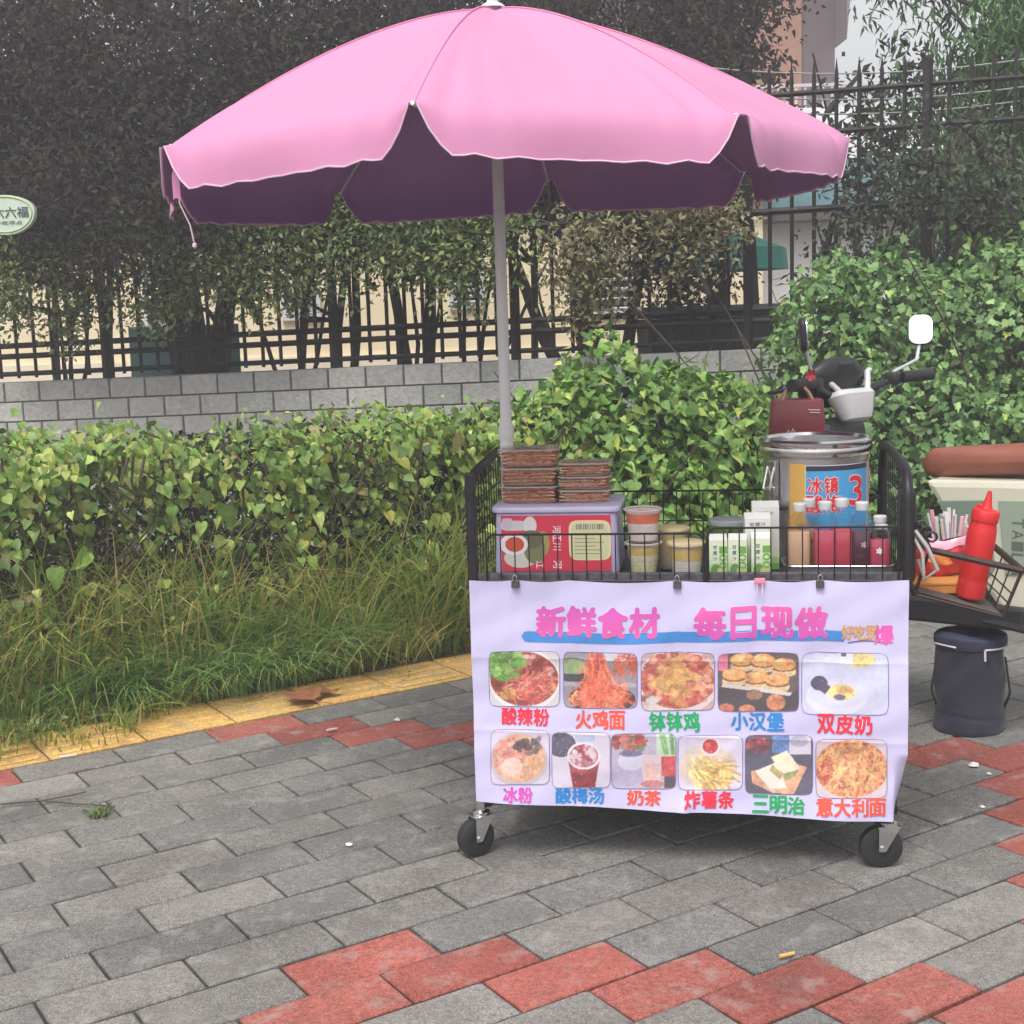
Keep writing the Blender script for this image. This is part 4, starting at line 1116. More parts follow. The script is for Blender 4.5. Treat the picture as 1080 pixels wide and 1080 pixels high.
def pic_chicken():
    p = Pic((198, 170, 168)); m = p.ell(.5, .5, .58, .58, (226, 206, 206)); p.ell(.5, .48, .52, .5, (176, 84, 72))
    p.blobs(220, .5, .45, .5, .46, .06, [(214, 112, 92), (190, 78, 66), (228, 150, 118), (166, 60, 58), (232, 176, 150)])
    p.blobs(40, .46, .5, .18, .28, .07, [(226, 180, 110), (214, 160, 96), (196, 130, 80)], None, 2.2); p.blobs(30, .1, .85, .12, .1, .05, [(140, 90, 84), (214, 200, 200)]); return p
def pic_burger():
    p = Pic((96, 78, 82)); p.rect(0, 0, .12, .3, (224, 120, 150)); 
    for (x, y) in ((.3, .1), (.56, .13), (.82, .2), (.2, .36), (.48, .42), (.74, .46)):
        p.ell(x, y + .1, .15, .08, (150, 160, 110)); p.ell(x, y + .13, .15, .09, (222, 190, 150)); p.ell(x, y + .08, .14, .05, (110, 60, 48)); p.ell(x, y, .15, .11, (226, 160, 96)); p.ell(x - .03, y - .04, .08, .05, (238, 190, 130))
    p.poly([(.05, .52), (.92, .68), (.9, .74), (.04, .58)], (214, 204, 200)); p.poly([(0, .58), (.9, .74), (1, .6), (1, 1), (0, 1)], (70, 60, 70))
    p.ell(.45, .72, .1, .09, (150, 110, 90)); p.ell(.72, .85, .12, .14, (206, 130, 96)); p.ell(.36, .97, .1, .08, (206, 130, 96)); p.ell(.1, .95, .1, .08, (196, 110, 84)); return p
def pic_milk():
    p = Pic((206, 208, 236)); p.ell(.66, .1, .2, .12, (232, 214, 140)); p.rect(.44, 0, .6, .18, (224, 222, 240)); p.rect(.46, 0, .52, .05, (90, 84, 110)); p.ell(.4, .72, .36, .3, (222, 222, 244)); 
    p.ell(.42, .66, .33, .24, (214, 214, 238)); p.ell(.46, .64, .17, .13, (232, 214, 140)); p.ell(.5, .6, .1, .06, (222, 170, 110)); p.ell(.44, .72, .07, .05, (110, 100, 120)); p.ell(.2, .5, .1, .12, (74, 66, 96)); p.poly([(.2, .42), (.34, .56), (.27, .68), (.16, .58)], (84, 74, 104)); return p
def pic_ice():
    p = Pic((216, 206, 228)); p.ell(.48, .55, .5, .5, (200, 186, 200)); m = p.ell(.48, .52, .46, .45, (222, 176, 150))
    p.blobs(120, .32, .45, .28, .3, .04, [(222, 150, 140), (206, 120, 112), (236, 190, 170)], m); p.blobs(60, .6, .7, .28, .2, .05, [(232, 186, 140), (214, 160, 120)], m); p.ell(.36, .68, .18, .17, (238, 206, 196), .9)
    p.blobs(34, .62, .3, .2, .14, .05, [(96, 76, 80), (130, 104, 100), (70, 58, 66)], m); p.strands(3, .85, .12, .03, .03, .28, [(110, 96, 110)], None, 2.5, .01); return p
def pic_plum():
    p = Pic((222, 214, 234)); p.ell(.16, .22, .26, .22, (86, 80, 104)); p.rect(.4, .04, .75, .16, (190, 196, 224))
    p.poly([(.27, .45), (.83, .45), (.74, 1.02), (.36, 1.02)], (176, 66, 72)); p.poly([(.31, .72), (.78, .72), (.74, 1.02), (.36, 1.02)], (150, 44, 54)); p.ell(.55, .42, .29, .25, (236, 228, 240)); m = p.ell(.55, .42, .25, .21, (190, 90, 100))
    p.blobs(60, .55, .42, .22, .18, .045, [(232, 206, 220), (206, 130, 146), (240, 232, 240), (160, 60, 76)], m); return p
def pic_tea():
    p = Pic((190, 180, 206)); p.blobs(60, .25, .14, .28, .16, .06, [(196, 72, 76), (150, 70, 62), (214, 130, 120), (110, 120, 70)]); p.rect(.7, 0, 1, .42, (206, 222, 206)); p.poly([(.74, .02), (.84, 0), (.9, .38), (.82, .4)], (140, 190, 120)); p.poly([(.9, .0), (.97, 0), (.99, .4), (.93, .4)], (120, 176, 106))
    p.rect(.78, .42, 1, .78, (200, 72, 78)); p.rect(.82, .78, 1, 1, (84, 70, 84)); p.ell(.3, .5, .2, .18, (214, 212, 236)); p.ell(.3, .36, .18, .06, (120, 110, 150)); p.poly([(.46, .38), (.78, .38), (.74, .9), (.5, .9)], (226, 206, 212)); p.poly([(.5, .55), (.76, .55), (.73, .88), (.52, .88)], (220, 180, 176)); p.ell(.64, .92, .19, .07, (196, 120, 124)); p.ell(.25, .82, .26, .16, (176, 170, 206), .6); return p
def pic_fries():
    p = Pic((222, 214, 236)); p.ell(.45, .6, .48, .42, (214, 206, 224)); p.ell(.45, .58, .44, .38, (226, 206, 190))
    p.strands(130, .42, .6, .28, .26, .26, [(232, 196, 116), (240, 212, 140), (214, 170, 96), (246, 226, 170)], None, .9, .02, .02); p.strands(50, .55, .66, .24, .18, .24, [(232, 196, 116), (240, 212, 140), (206, 160, 90)], None, .2, .02, .02); p.ell(.5, .2, .15, .17, (236, 226, 236)); p.ell(.5, .2, .12, .14, (196, 52, 62)); p.ell(.47, .17, .05, .05, (220, 100, 100)); return p
def pic_sandwich():
    p = Pic((88, 84, 106)); p.rect(.4, 0, .72, .3, (96, 130, 190)); p.rect(.66, 0, .98, .32, (214, 206, 226)); p.ell(.8, .1, .14, .1, (180, 176, 200)); p.blobs(30, .2, .15, .22, .12, .05, [(160, 66, 72), (120, 64, 80), (190, 96, 96)])
    p.poly([(.08, .62), (.7, .46), (.92, .55), (.72, 1), (.4, .98), (.1, .82)], (226, 170, 136)); p.poly([(.14, .62), (.46, .46), (.62, .9), (.36, .92)], (238, 232, 222)); p.poly([(.38, .38), (.62, .26), (.82, .56), (.58, .68)], (240, 230, 206)); p.poly([(.4, .5), (.56, .66), (.52, .76), (.36, .6)], (190, 170, 110)); p.poly([(.56, .66), (.8, .58), (.74, .7), (.6, .78)], (150, 150, 100)); return p
def pic_spaghetti():
    p = Pic((214, 196, 206)); m = p.ell(.5, .5, .52, .5, (206, 120, 80)); p.strands(260, .5, .5, .46, .44, .34, [(226, 150, 96), (206, 110, 70), (236, 176, 120), (190, 80, 60)], m, None, .35); p.blobs(26, .4, .55, .34, .26, .06, [(196, 66, 60), (206, 90, 84), (160, 50, 50)], m); p.strands(90, .55, .45, .4, .36, .3, [(232, 166, 110), (240, 186, 130)], m, None, .35); return p
def place_pic(p, rect, label):
    p.food(); p.grain(.05); x0, y0, x1, y1 = rect; rad = .09
    b = MB(); ids = {}
    def ins(u, v):
        asp = (x1 - x0) / (y1 - y0); uu = min(u, 1 - u) * asp; vv = min(v, 1 - v)
        return not (uu < rad and vv < rad and (uu - rad) ** 2 + (vv - rad) ** 2 > rad ** 2)
    for j in range(NY - 1):
        for i in range(NX - 1):
            if not ins((i + .5) / (NX - 1), (j + .5) / (NY - 1)): continue
            q = []
            for (ii, jj) in ((i, j + 1), (i + 1, j + 1), (i + 1, j), (i, j)):
                if (ii, jj) not in ids:
                    ids[(ii, jj)] = len(b.v); b.v.append(tuple(pr(x0 + (x1 - x0) * ii / (NX - 1), y0 + (y1 - y0) * jj / (NY - 1), .0014)))
                    c = p.a[jj, ii]; b.c.append(tuple(float(z) * .86 + .055 for z in c))
                q.append(ids[(ii, jj)])
            b.f.append(tuple(q))
    o = b.build('dish_photo', M_PRINT, baner, smooth=0); o['label'] = label
    ln = []
    for k in range(48):
        a = 2 * math.pi * k / 48; e = 5
        cx, sx = math.cos(a), math.sin(a)
        u = (abs(cx) ** (2 / 9)) * (1 if cx > 0 else -1); v = (abs(sx) ** (2 / 9)) * (1 if sx > 0 else -1)
        ln.append(pr((x0 + x1) / 2 + u * (x1 - x0) / 2 * 1.012, (y0 + y1) / 2 + v * (y1 - y0) / 2 * 1.014, .0014))
    fb = MB(); fb.tube(ln, .0006, 4, closed=True); fb.build('picture_border', M_BORDER, o)
M_BORDER = mat('border_ink', S(120, 104, 150), .6)
for fn, rect, lb in ((pic_sour_noodle, (517, 685, 593.5, 742.5), 'picture of red noodles with greens'), (pic_fire_noodle, (598.5, 685.5, 677, 743.5), 'picture of orange noodles lifted from a black pan'),
                     (pic_chicken, (682, 686, 758.5, 746), 'picture of spicy chicken pieces'), (pic_burger, (763, 687, 846, 747.5), 'picture of small burgers on a board'), (pic_milk, (850, 687, 937, 750.5), 'picture of white milk pudding'),
                     (pic_ice, (519, 767, 582.5, 824), 'picture of ice jelly in a bowl'), (pic_plum, (586, 769, 648, 828), 'picture of a cup of plum juice'), (pic_tea, (650, 770.5, 718, 829), 'picture of a glass of milk tea'),
                     (pic_fries, (721, 773, 788, 830.5), 'picture of french fries'), (pic_sandwich, (791.5, 773, 860.5, 835), 'picture of sandwiches on a plate'), (pic_spaghetti, (864.5, 777, 936, 838), 'picture of spaghetti')):
    place_pic(fn(), rect, lb)

# clips that hold the banner
def local(o, p): return Vector(CO) + Matrix.Rotation(CYAW, 3, 'Z') @ Vector(p)
def clip(px, lb, pink=False):
    s, t = inv(px, 615); p = ban(s, 0.0); r = thing('binder_clip' if not pink else 'clothes_peg', lb, 'clip', tuple(local(0, (p.x, p.y - .004, p.z - .010))), CYAW, 'clips along the banner top')
    if pink:
        b = MB(); b.box((0, -.004, .010), (.024, .012, .012)); b.build('jaw', mat('pink_plastic', S(232, 140, 158), .4), r, smooth=0, bevel=.002)
        b = MB(); b.tube([(-.006, -.009, .004), (-.006, -.012, -.022)], .0016, 6); b.tube([(.006, -.009, .004), (.006, -.012, -.022)], .0016, 6); b.build('arm', mat('pale_pink_plastic', S(226, 190, 200), .4), r)
    else:
        b = MB(); b.add([(-.009, -.010, -.006), (.009, -.010, -.006), (.009, -.003, .010), (-.009, -.003, .010), (-.009, .008, -.006), (.009, .008, -.006), (.009, .002, .010), (-.009, .002, .010)],
              [(0, 1, 2, 3), (5, 4, 7, 6), (0, 4, 5, 1), (0, 3, 7, 4), (1, 5, 6, 2), (3, 2, 6, 7)]); b.build('body', M_FRAME, r, smooth=0, bevel=.001)
        b = MB(); b.tube([(-.006, -.008, .008), (-.004, -.010, .022), (0, -.010, .026), (.004, -.010, .022), (.006, -.008, .008)], .0013, 6); b.build('wire_handle', M_CHROME, r)
clip(546, 'black binder clip near the left end of the banner top, above the headline start'); clip(720, 'black binder clip at the banner top between the two headline words')
clip(868, 'black binder clip at the banner top above the last headline character'); clip(806, 'pink plastic peg clipping the banner top', True)

# ------------------------------------------------------------------ umbrella
UX, UY = -.008, 3.42
um = thing('cart_umbrella', 'large pink scalloped umbrella with white pole standing at the cart', 'umbrella', (UX, UY, 0))
UR, UZR, UZT = .818, 1.684, 2.020
UDZ = [.018, 0, .008, -.012, 0, -.03, -.045, -.014]
UA = [R(-100.5 + 45 * k) for k in range(8)]
def ribz(r): return UZR + (UZT - UZR) * (1 - r ** 1.58)
def can(k, t, r, off=0.0):
    a0, a1 = UA[k], UA[(k + 1) % 8]
    p0 = Vector((math.cos(a0), math.sin(a0), 0)) * UR * r; p1 = Vector((math.cos(a1), math.sin(a1), 0)) * UR * r
    p = p0.lerp(p1, t)
    z = ribz(r) - .022 * math.sin(math.pi * t) * math.sin(math.pi * min(1, r)) ** .8
    # puckers fan out from the rib ends
    e = min(t, 1 - t)
    z += .014 * math.exp(-((1 - r) / .30) ** 2) * math.sin(e * 46 / (.35 + r * .65)) * math.exp(-e * 6) + .005 * math.sin(t * 15 + k * 3 + r * 5) * r * (1 - r) * 2 * math.sin(math.pi * t)
    z -= .016 * (p.x * math.cos(R(-55)) + p.y * math.sin(R(-55))) / UR
    z += (UDZ[k] * (1 - t) + UDZ[(k + 1) % 8] * t) * r * r
    return Vector((p.x, p.y, z - off))
def vdepth(t):
    e = min(t, 1 - t)
    return .094 * (math.sqrt(max(0, 1 - (1 - min(1, e / .17)) ** 2))) + .004
def val(k, t, q, off=0.0):
    p = can(k, t, 1.0); a0, a1 = UA[k], UA[(k + 1) % 8] if k < 7 else UA[0] + 2 * math.pi
    am = (a0 + a1) / 2; n = Vector((math.cos(am), math.sin(am), 0))
    d = vdepth(t) * q
    rr = Vector((p.x, p.y, 0)).normalized()
    bulge = .026 * (1 - math.exp(-q * 4)) + .008 * math.sin(t * 9 + k * 2) * q
    return Vector((p.x, p.y, p.z - d)) + n * (bulge - off)
M_PINK = mat('pink_fabric', S(224, 152, 192), .85, noise=.03, nscale=3, transl=.22, sheen=.1, bump=.25, bscale=9)
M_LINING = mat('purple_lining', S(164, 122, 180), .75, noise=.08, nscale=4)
M_POLE = mat('pole_white', (.82, .81, .82), .35, noise=.04)
M_HEM = mat('white_hem', S(226, 190, 210), .7)
b = MB(); lnb = MB()
for k in range(8):
    b.grid(lambda u, v: can(k, u, v), 30, 22); b.grid(lambda u, v: val(k, u, v), 30, 6, flip=True)
    inn = 1 - .004 / UR
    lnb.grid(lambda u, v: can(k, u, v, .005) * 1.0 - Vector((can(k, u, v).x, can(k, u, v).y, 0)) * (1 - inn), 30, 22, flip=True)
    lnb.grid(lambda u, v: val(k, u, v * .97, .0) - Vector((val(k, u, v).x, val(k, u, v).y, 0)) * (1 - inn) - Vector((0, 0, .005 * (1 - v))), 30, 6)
cano = b.build('canopy', M_PINK, um, smooth=0)
bm = bmesh.new(); bm.from_mesh(cano.data); bmesh.ops.remove_doubles(bm, verts=bm.verts, dist=.0004); bmesh.ops.recalc_face_normals(bm, faces=bm.faces)
for f_ in bm.faces: f_.smooth = True
bm.to_mesh(cano.data); bm.free()
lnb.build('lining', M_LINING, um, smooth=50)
for k in range(8):
    b = MB(); b.tube([val(k, t / 30, 1.0) for t in range(31)], .0019, 5); b.build('hem', M_HEM, um)
b = MB()
for k in range(8): b.tube([can(k, 0, r / 20, -.0015) for r in range(1, 21)], .0022, 5)
b.build('seam', mat('pink_seam', S(212, 136, 172), .7), um)
for k in range(8):
    b = MB(); b.tube([can(k, 0, .03, .012), can(k, 0, .35, .010), can(k, 0, .7, .008), can(k, 0, 1.0, .006)], .0035, 6)
    b.tube([(0, 0, UZR + .06), can(k, 0, .52, .012)], .003, 6); b.build('rib', M_WHITEPAINT, um)
    b = MB(); e = can(k, 0, 1.0, .003); d = Vector((e.x, e.y, 0)).normalized(); b.tube([e, e + d * .014 + Vector((0, 0, .001))], .0045, 8); b.build('rib_tip', mat('tip_plastic', S(230, 226, 228), .4) if k == 0 else bpy.data.materials['tip_plastic'], um)
b = MB(); b.tube([(.0, 0, .157), (.0, 0, 1.0)], .0168, 16); b.tube([(0, 0, 1.0), (-.0, 0, UZT + .012)], .0140, 16)
b.lathe([(.0185, .985), (.0195, .99), (.0195, 1.02), (.0150, 1.025)], 16); b.build('pole', M_POLE, um)
b = MB(); b.lathe([(.028, UZR + .03), (.028, UZR + .075), (.018, UZR + .085)], 14); b.build('runner', M_WHITEPAINT, um)
b = MB(); b.lathe([(.034, UZT + .004), (.026, UZT + .012), (.014, UZT + .018), (.013, UZT + .05), (.008, UZT + .058), (0, UZT + .06)], 16); b.build('finial', M_WHITEPAINT, um)
e = val(7, .02, 0); e = can(7, 0, 1.0); e6 = can(0, 0, 1)
lc = can(7, 0, 1.0)   # corner nearest the left edge
b = MB(); b.grid(lambda u, v: lc + Vector((-.004 + .016 * (u - .5) * (1 if v > .4 else .5), -.004, -.012 - .10 * v + .004 * math.sin(u * 4))), 3, 8)
b.grid(lambda u, v: lc + Vector((-.004 + .016 * (u - .5) * (1 if v > .4 else .5), -.0025, -.012 - .10 * v + .004 * math.sin(u * 4))), 3, 8, flip=True); b.build('tie_strap', M_PINK, um)
b = MB(); b.tube([lc + Vector((0, 0, -.01)), lc + Vector((.0, 0, -.12)), lc + Vector((.02, -.004, -.165)), lc + Vector((.026, -.004, -.20))], .0016, 5); b.lathe([(0, -.007), (.005, -.003), (.005, .003), (0, .007)], 8, M=Matrix.Translation(lc + Vector((.027, -.004, -.208)))); b.build('cord', M_HEM, um)
b = MB(); b.lathe([(.026, .157), (.026, .20), (.0175, .205)], 16); b.build('socket', M_FRAME, um)
b = MB(); b.lathe([(.024, .60), (.024, .66)], 16); b.box((-.04, .0, .63), (.06, .02, .03)); b.build('bracket', M_FRAME, um, smooth=30)

# ------------------------------------------------------------------ goods on the cart
def on(x, y, z=DZ - .006): return tuple(local(0, (x, y, z)))
M_TUB = mat('milky_tub', S(196, 190, 226), .35, noise=.05, nscale=20, spec=.5)
tub = thing('storage_tub', 'milky lavender plastic tub with big red label carrying two stacks of brown snacks', 'tub', on(-.268, .185), CYAW)
b = MB(); b.rbox((0, 0, .083), (.300, .215, .150), .022, 5, taper=.965, er=.008); b.build('body', M_TUB, tub, smooth=35)
b = MB(); b.rbox((0, 0, .165), (.308, .222, .014), .024, 5, er=.004); b.build('lid', mat('tub_lid', S(204, 198, 230), .35, noise=.04), tub, smooth=35)
yl = lambda z: -.1085 - .0008 + (z - .083) * .026
def lab(b, x0, z0, x1, z1, off): b.add([(x0, yl(z0) - off, z0), (x1, yl(z0) - off, z0), (x1, yl(z1) - off, z1), (x0, yl(z1) - off, z1)], [(0, 1, 2, 3)])
b = MB(); b.cur = S(214, 62, 84); lab(b, -.130, .018, .132, .152, .0008); lt = b.build('label', M_PRINT, tub, smooth=0)
def disc(b, cx, cz, rx, rz, off, c, n=20, sq=1.0):
    b.cur = c; pts = []
    for k in range(n):
        a = 2 * math.pi * k / n; cc, ss = math.cos(a), math.sin(a)
        pts.append((cx + rx * abs(cc) ** sq * (1 if cc > 0 else -1), cz + rz * abs(ss) ** sq * (1 if ss > 0 else -1)))
    b.add([(x, yl(z) - off, z) for x, z in pts], [tuple(range(n))]); b.cur = None
b = MB()
disc(b, .082, .092, .050, .048, .0012, S(238, 216, 172), 32, .35); disc(b, .082, .090, .045, .043, .0015, S(214, 214, 168), 32, .35)
disc(b, -.085, .050, .040, .024, .0011, S(214, 206, 200)); disc(b, -.050, .070, .026, .034, .0012, S(126, 128, 92)); disc(b, -.058, .095, .030, .022, .0013, S(106, 104, 84)); disc(b, -.030, .085, .016, .030, .0010, S(168, 152, 96))
disc(b, -.098, .128, .034, .012, .0011, S(206, 204, 210), 20, .6); disc(b, -.115, .133, .013, .013, .0014, S(206, 190, 206), 16, .4); disc(b, -.060, .128, .016, .022, .0012, S(222, 216, 216))
disc(b, -.100, .083, .034, .026, .0016, S(234, 228, 232)); disc(b, -.098, .083, .023, .018, .0019, S(206, 88, 62))
b.build('label_art', M_PRINT, lt, smooth=0)
b = MB(); b.cur = S(120, 120, 130)
for k in range(16): w_ = random.choice((.0012, .002, .003)); x_ = .050 + k * .0042; lab(b, x_, .118, x_ + w_, .131, .0020)
b.cur = S(168, 164, 136)
for k in range(6): lab(b, .046, .104 - k * .009, .046 + random.uniform(.045, .07), .1065 - k * .009, .0020)
b.build('barcode', M_PRINT, lt, smooth=0)
def flat_text(txt, cx, cz, h, rot, col, off, parent, name='lettering', fn=None, wsc=.95):
    b = MB(); b.cur = col
    for i, ch in enumerate(txt):
        ink, hl, n, mrg = glyph_field(ch); V, Fs = contour_mesh(ink, .3)
        vs = []
        for gx, gy in V:
            x = ((gx - mrg) / n - .5 + (i - (len(txt) - 1) / 2) * 1.12) * h * wsc; z = ((gy - mrg) / n - .5) * h
            xx, zz = cx + x * math.cos(rot) - z * math.sin(rot), cz + x * math.sin(rot) + z * math.cos(rot)
            vs.append(fn(xx, zz, off) if fn else (xx, yl(zz) - off, zz))
        b.add(vs, Fs)
    b.cur = None
    return b.build(name, M_PRINT, parent, smooth=0)
flat_text('河正川', .004, .098, .019, -math.pi / 2, S(240, 224, 228), .0013, lt); flat_text('江', -.038, .034, .020, -math.pi / 2, S(240, 224, 228), .0013, lt); flat_text('河', .004, .034, .021, -math.pi / 2, S(240, 224, 228), .0013, lt)

# trays of brown snacks, each in clear plastic
M_SNACK = mat('brown_cracker', S(182, 100, 74), .6, col2=S(222, 158, 126), nscale=90, bump=.5, bscale=140)
M_CRUMB = mat('pale_crumb', S(226, 186, 160), .5, noise=.3, nscale=160, bump=.6, bscale=180)
M_CLEAR = mat('clear_plastic', (.95, .95, .96), .08, trans=1.0, spec=.4)
for n_ in M_CLEAR.node_tree.nodes:
    if n_.type == 'BSDF_PRINCIPLED': n_.inputs['IOR'].default_value = 1.12; n_.inputs['Alpha'].default_value = .28
M_FLANGE = mat('cloudy_plastic', S(224, 206, 198), .15, alpha=.55, coat=.6)
def tray(x, y, z, w, d, h, rz, lb):
    t = thing('snack_tray', lb, 'snack tray', on(x, y, DZ - .006 + z), CYAW + rz, 'clear trays of brown snacks')
    b = MB(); b2 = MB(); nl = 4
    for q_ in range(nl):
        zc = h * (.06 + .78 * (q_ + .5) / nl)
        b.rbox((random.uniform(-.003, .003), random.uniform(-.002, .002), zc), (w * random.uniform(.90, .955), d * random.uniform(.91, .955), h * .78 / nl * .93), .02, 4, er=.0025)
        for _ in range(14): b2.box((random.uniform(-.44, .44) * w, -d * .474, zc + h * .10 + random.uniform(-.001, .001)), (random.uniform(.006, .026), .004, .0022), ry=random.uniform(-.1, .1))
    b.build('cracker', M_SNACK, t, smooth=50)
    for _ in range(46):
        b2.box((random.uniform(-.44, .44) * w, random.uniform(-.44, .44) * d, h * random.uniform(.83, .88)), (random.uniform(.006, .02), random.uniform(.005, .012), .004), rz=random.uniform(0, 3))
    b2.build('topping', M_CRUMB, t, smooth=0)
    b = MB(); b.rbox((0, 0, h / 2 + .001), (w, d, h - .002), .024, 5, er=.005); b.build('clear_box', M_CLEAR, t, smooth=40)
    b = MB(); b.rbox((0, 0, h * .93), (w + .012, d + .012, .0035), .028, 5); b.rbox((0, 0, h * .05), (w - .01, d - .01, .003), .022, 5); b.build('flange', M_FLANGE, t, smooth=40)
z0 = .1725
for k in range(3): tray(-.338, .185, z0 + k * .0445, .138, .105, .0435, random.uniform(-.05, .05), ['lowest brown snack tray of the taller stack, on the tub lid', 'middle brown snack tray of the taller stack', 'topmost brown snack tray of the taller stack, nearest the umbrella pole'][k])
for k in range(3): tray(-.204, .190, z0 + k * .0325, .122, .100, .0315, random.uniform(-.08, .08), ['lowest brown snack tray of the shorter stack, on the tub lid', 'middle brown snack tray of the shorter stack', 'topmost brown snack tray of the shorter stack'][k])

# dessert cups
M_CUP = mat('cup_plastic', S(232, 226, 224), .25, trans=.25, noise=.03)
def cup(x, y, z, bands, lb, h=.082, r0_=.029, r1=.040, lidc=None):
    t = thing('dessert_cup', lb, 'cup', on(x, y, DZ - .006 + z), CYAW, 'dessert cups in the front basket')
    prof = [(0, .0), (r0_ * .9, 0), (r0_, .003)]
    for k in range(1, 9): q = k / 8; prof.append((r0_ + (r1 - r0_) * q, .003 + (h - .008) * q))
    prof += [(r1 + .005, h - .004), (r1 + .0055, h - .001), (r1 + .003, h), (r1 - .001, h - .003)]
    b = MB(); b.lathe(prof, 30, cap=False); b.build('cup', M_CUP, t, smooth=35)
    for (q0, q1, c, nm) in bands:
        b = MB(); ra = r0_ + (r1 - r0_) * q0 + .0006; rb_ = r0_ + (r1 - r0_) * q1 + .0006
        b.lathe([(0, h * q0 + .0005), (ra, h * q0 + .0005), (rb_, h * q1 - .0005), (0, h * q1 - .0005)], 30, cap=False)
        b.build(nm, mat('filling', S(*c), .25, noise=.10, nscale=60, coat=.5, transl=.3), t, smooth=35)
    if lidc:
        b = MB(); b.lathe([(r1 + .0065, h - .002), (r1 + .0065, h + .003), (r1 - .004, h + .006), (0, h + .007)], 30); b.build('lid', mat('lid_film', S(*lidc), .3, noise=.08, nscale=30), t, smooth=35)
    return t
cup(-.062, .115, 0, ((.05, .42, (228, 222, 178), 'custard'), (.44, .62, (238, 228, 196), 'cream'), (.64, .9, (232, 204, 132), 'jelly')), 'yellow layered dessert cup beneath the red-topped cup', .082)
cup(-.062, .115, .084, ((.05, .55, (236, 222, 218), 'cream'), (.57, .88, (240, 132, 104), 'jelly')), 'dessert cup with orange-red top stacked on a yellow one', .078, .033, .041)
cup(.040, .10, 0, ((.05, .5, (230, 222, 214), 'cream'), (.52, .9, (234, 204, 130), 'jelly')), 'yellow dessert cup with pale lid just right of the gate latch side', .080, .032, .040, (226, 206, 160))
cup(.000, .205, 0, ((.05, .5, (226, 210, 184), 'cream'), (.52, .9, (234, 214, 150), 'jelly')), 'yellowish dessert cup standing behind the other cups', .098, .032, .040, (226, 204, 150))
jr = thing('clear_tub', 'empty clear round plastic tub behind the green cartons', 'tub', on(.140, .24), CYAW)
b = MB(); b.lathe([(.036, 0), (.040, .004), (.046, .098), (.049, .100), (.049, .106), (.045, .106), (.040, .012), (0, .010)], 28, cap=False); b.build('tub', M_CLEAR, jr, smooth=35)
b = MB(); b.lathe([(.050, .104), (.050, .112), (.046, .116), (0, .118)], 28); b.build('lid', mat('frosted_lid', S(196, 204, 206), .25, trans=.4), jr)

# green and white juice cartons
M_CARTG = mat('carton_print', (.5, .5, .5), .4, attr=True)
def carton(x, y, w, d, h, rz, lb, green=True):
    t = thing('juice_carton', lb, 'carton', on(x, y), CYAW + rz, 'green and white juice cartons')
    g0, g1 = S(126, 190, 92), S(226, 236, 206); wh = S(226, 226, 222)
    b = MB()
    n = 10
    for k in range(n):
        z_0, z_1 = h * k / n, h * (k + 1) / n; q = k / (n - 1)
        c = tuple(a + (b_ - a) * min(1, q * (1.7 if green else 4)) for a, b_ in zip(g0, g1)) if green or q < .3 else wh
        b.cur = c
        vs = [(-w / 2, -d / 2, z_0), (w / 2, -d / 2, z_0), (w / 2, d / 2, z_0), (-w / 2, d / 2, z_0), (-w / 2, -d / 2, z_1), (w / 2, -d / 2, z_1), (w / 2, d / 2, z_1), (-w / 2, d / 2, z_1)]
        b.add(vs, [(0, 1, 5, 4), (1, 2, 6, 5), (2, 3, 7, 6), (3, 0, 4, 7)])
    b.cur = wh; b.add([(-w / 2, -d / 2, h), (w / 2, -d / 2, h), (w / 2, d / 2, h), (-w / 2, d / 2, h), (-w / 2, 0, h + .012), (w / 2, 0, h + .012)], [(0, 1, 5, 4), (2, 3, 4, 5), (1, 2, 5), (3, 0, 4)])
    b.cur = None; b.build('box', M_CARTG, t, smooth=0)
    fn = lambda xx, zz, off: (xx, -d / 2 - off, zz)
    if green:
        lt_ = MB(); lt_.cur = S(232, 238, 222); lt_.add([(-w * .30, -d / 2 - .0006, h * .42), (-w * .02, -d / 2 - .0006, h * .42), (-w * .02, -d / 2 - .0006, h * .95), (-w * .30, -d / 2 - .0006, h * .95)], [(0, 1, 2, 3)])
        lt_.cur = S(110, 150, 84); lt_.add([(-w * .36 + .012 * math.cos(a) + .010, -d / 2 - .0005, h * .24 + .014 * math.sin(a)) for a in np.linspace(0, 6.2, 12)], [tuple(range(12))])
        lt_.cur = S(196, 196, 130); lt_.add([(w * .16 + .010 * math.cos(a), -d / 2 - .0007, h * .20 + .010 * math.sin(a)) for a in np.linspace(0, 6.2, 12)], [tuple(range(12))])
        lt_.cur = None; lt_.build('panel_print', M_PRINT, t, smooth=0)
        for i, chh in enumerate('甘蔗汁'): flat_text(chh, -w * .16, h * (.82 - .15 * i), .0105, 0, S(70, 96, 70), .0011, t, fn=fn)
        flat_text('100', w * .27, h * .55, .017, -math.pi / 2, S(120, 176, 80), .0009, t, fn=fn)
    else:
        flat_text('甘蔗汁', 0, h * .90, .0095, 0, S(120, 124, 126), .0009, t, fn=fn, wsc=1.25)
carton(.112, .085, .043, .043, .092, .10, 'green juice carton at the left end of the carton row'); carton(.160, .088, .043, .043, .092, -.06, 'green juice carton in the middle of the carton row'); carton(.212, .085, .045, .045, .096, .04, 'green juice carton at the right end of the carton row, before white ones')
carton(.205, .150, .060, .045, .132, .08, 'shorter white-topped carton behind the green ones', False); carton(.226, .205, .064, .045, .152, .03, 'tallest white-topped carton touching the steel pot', False)
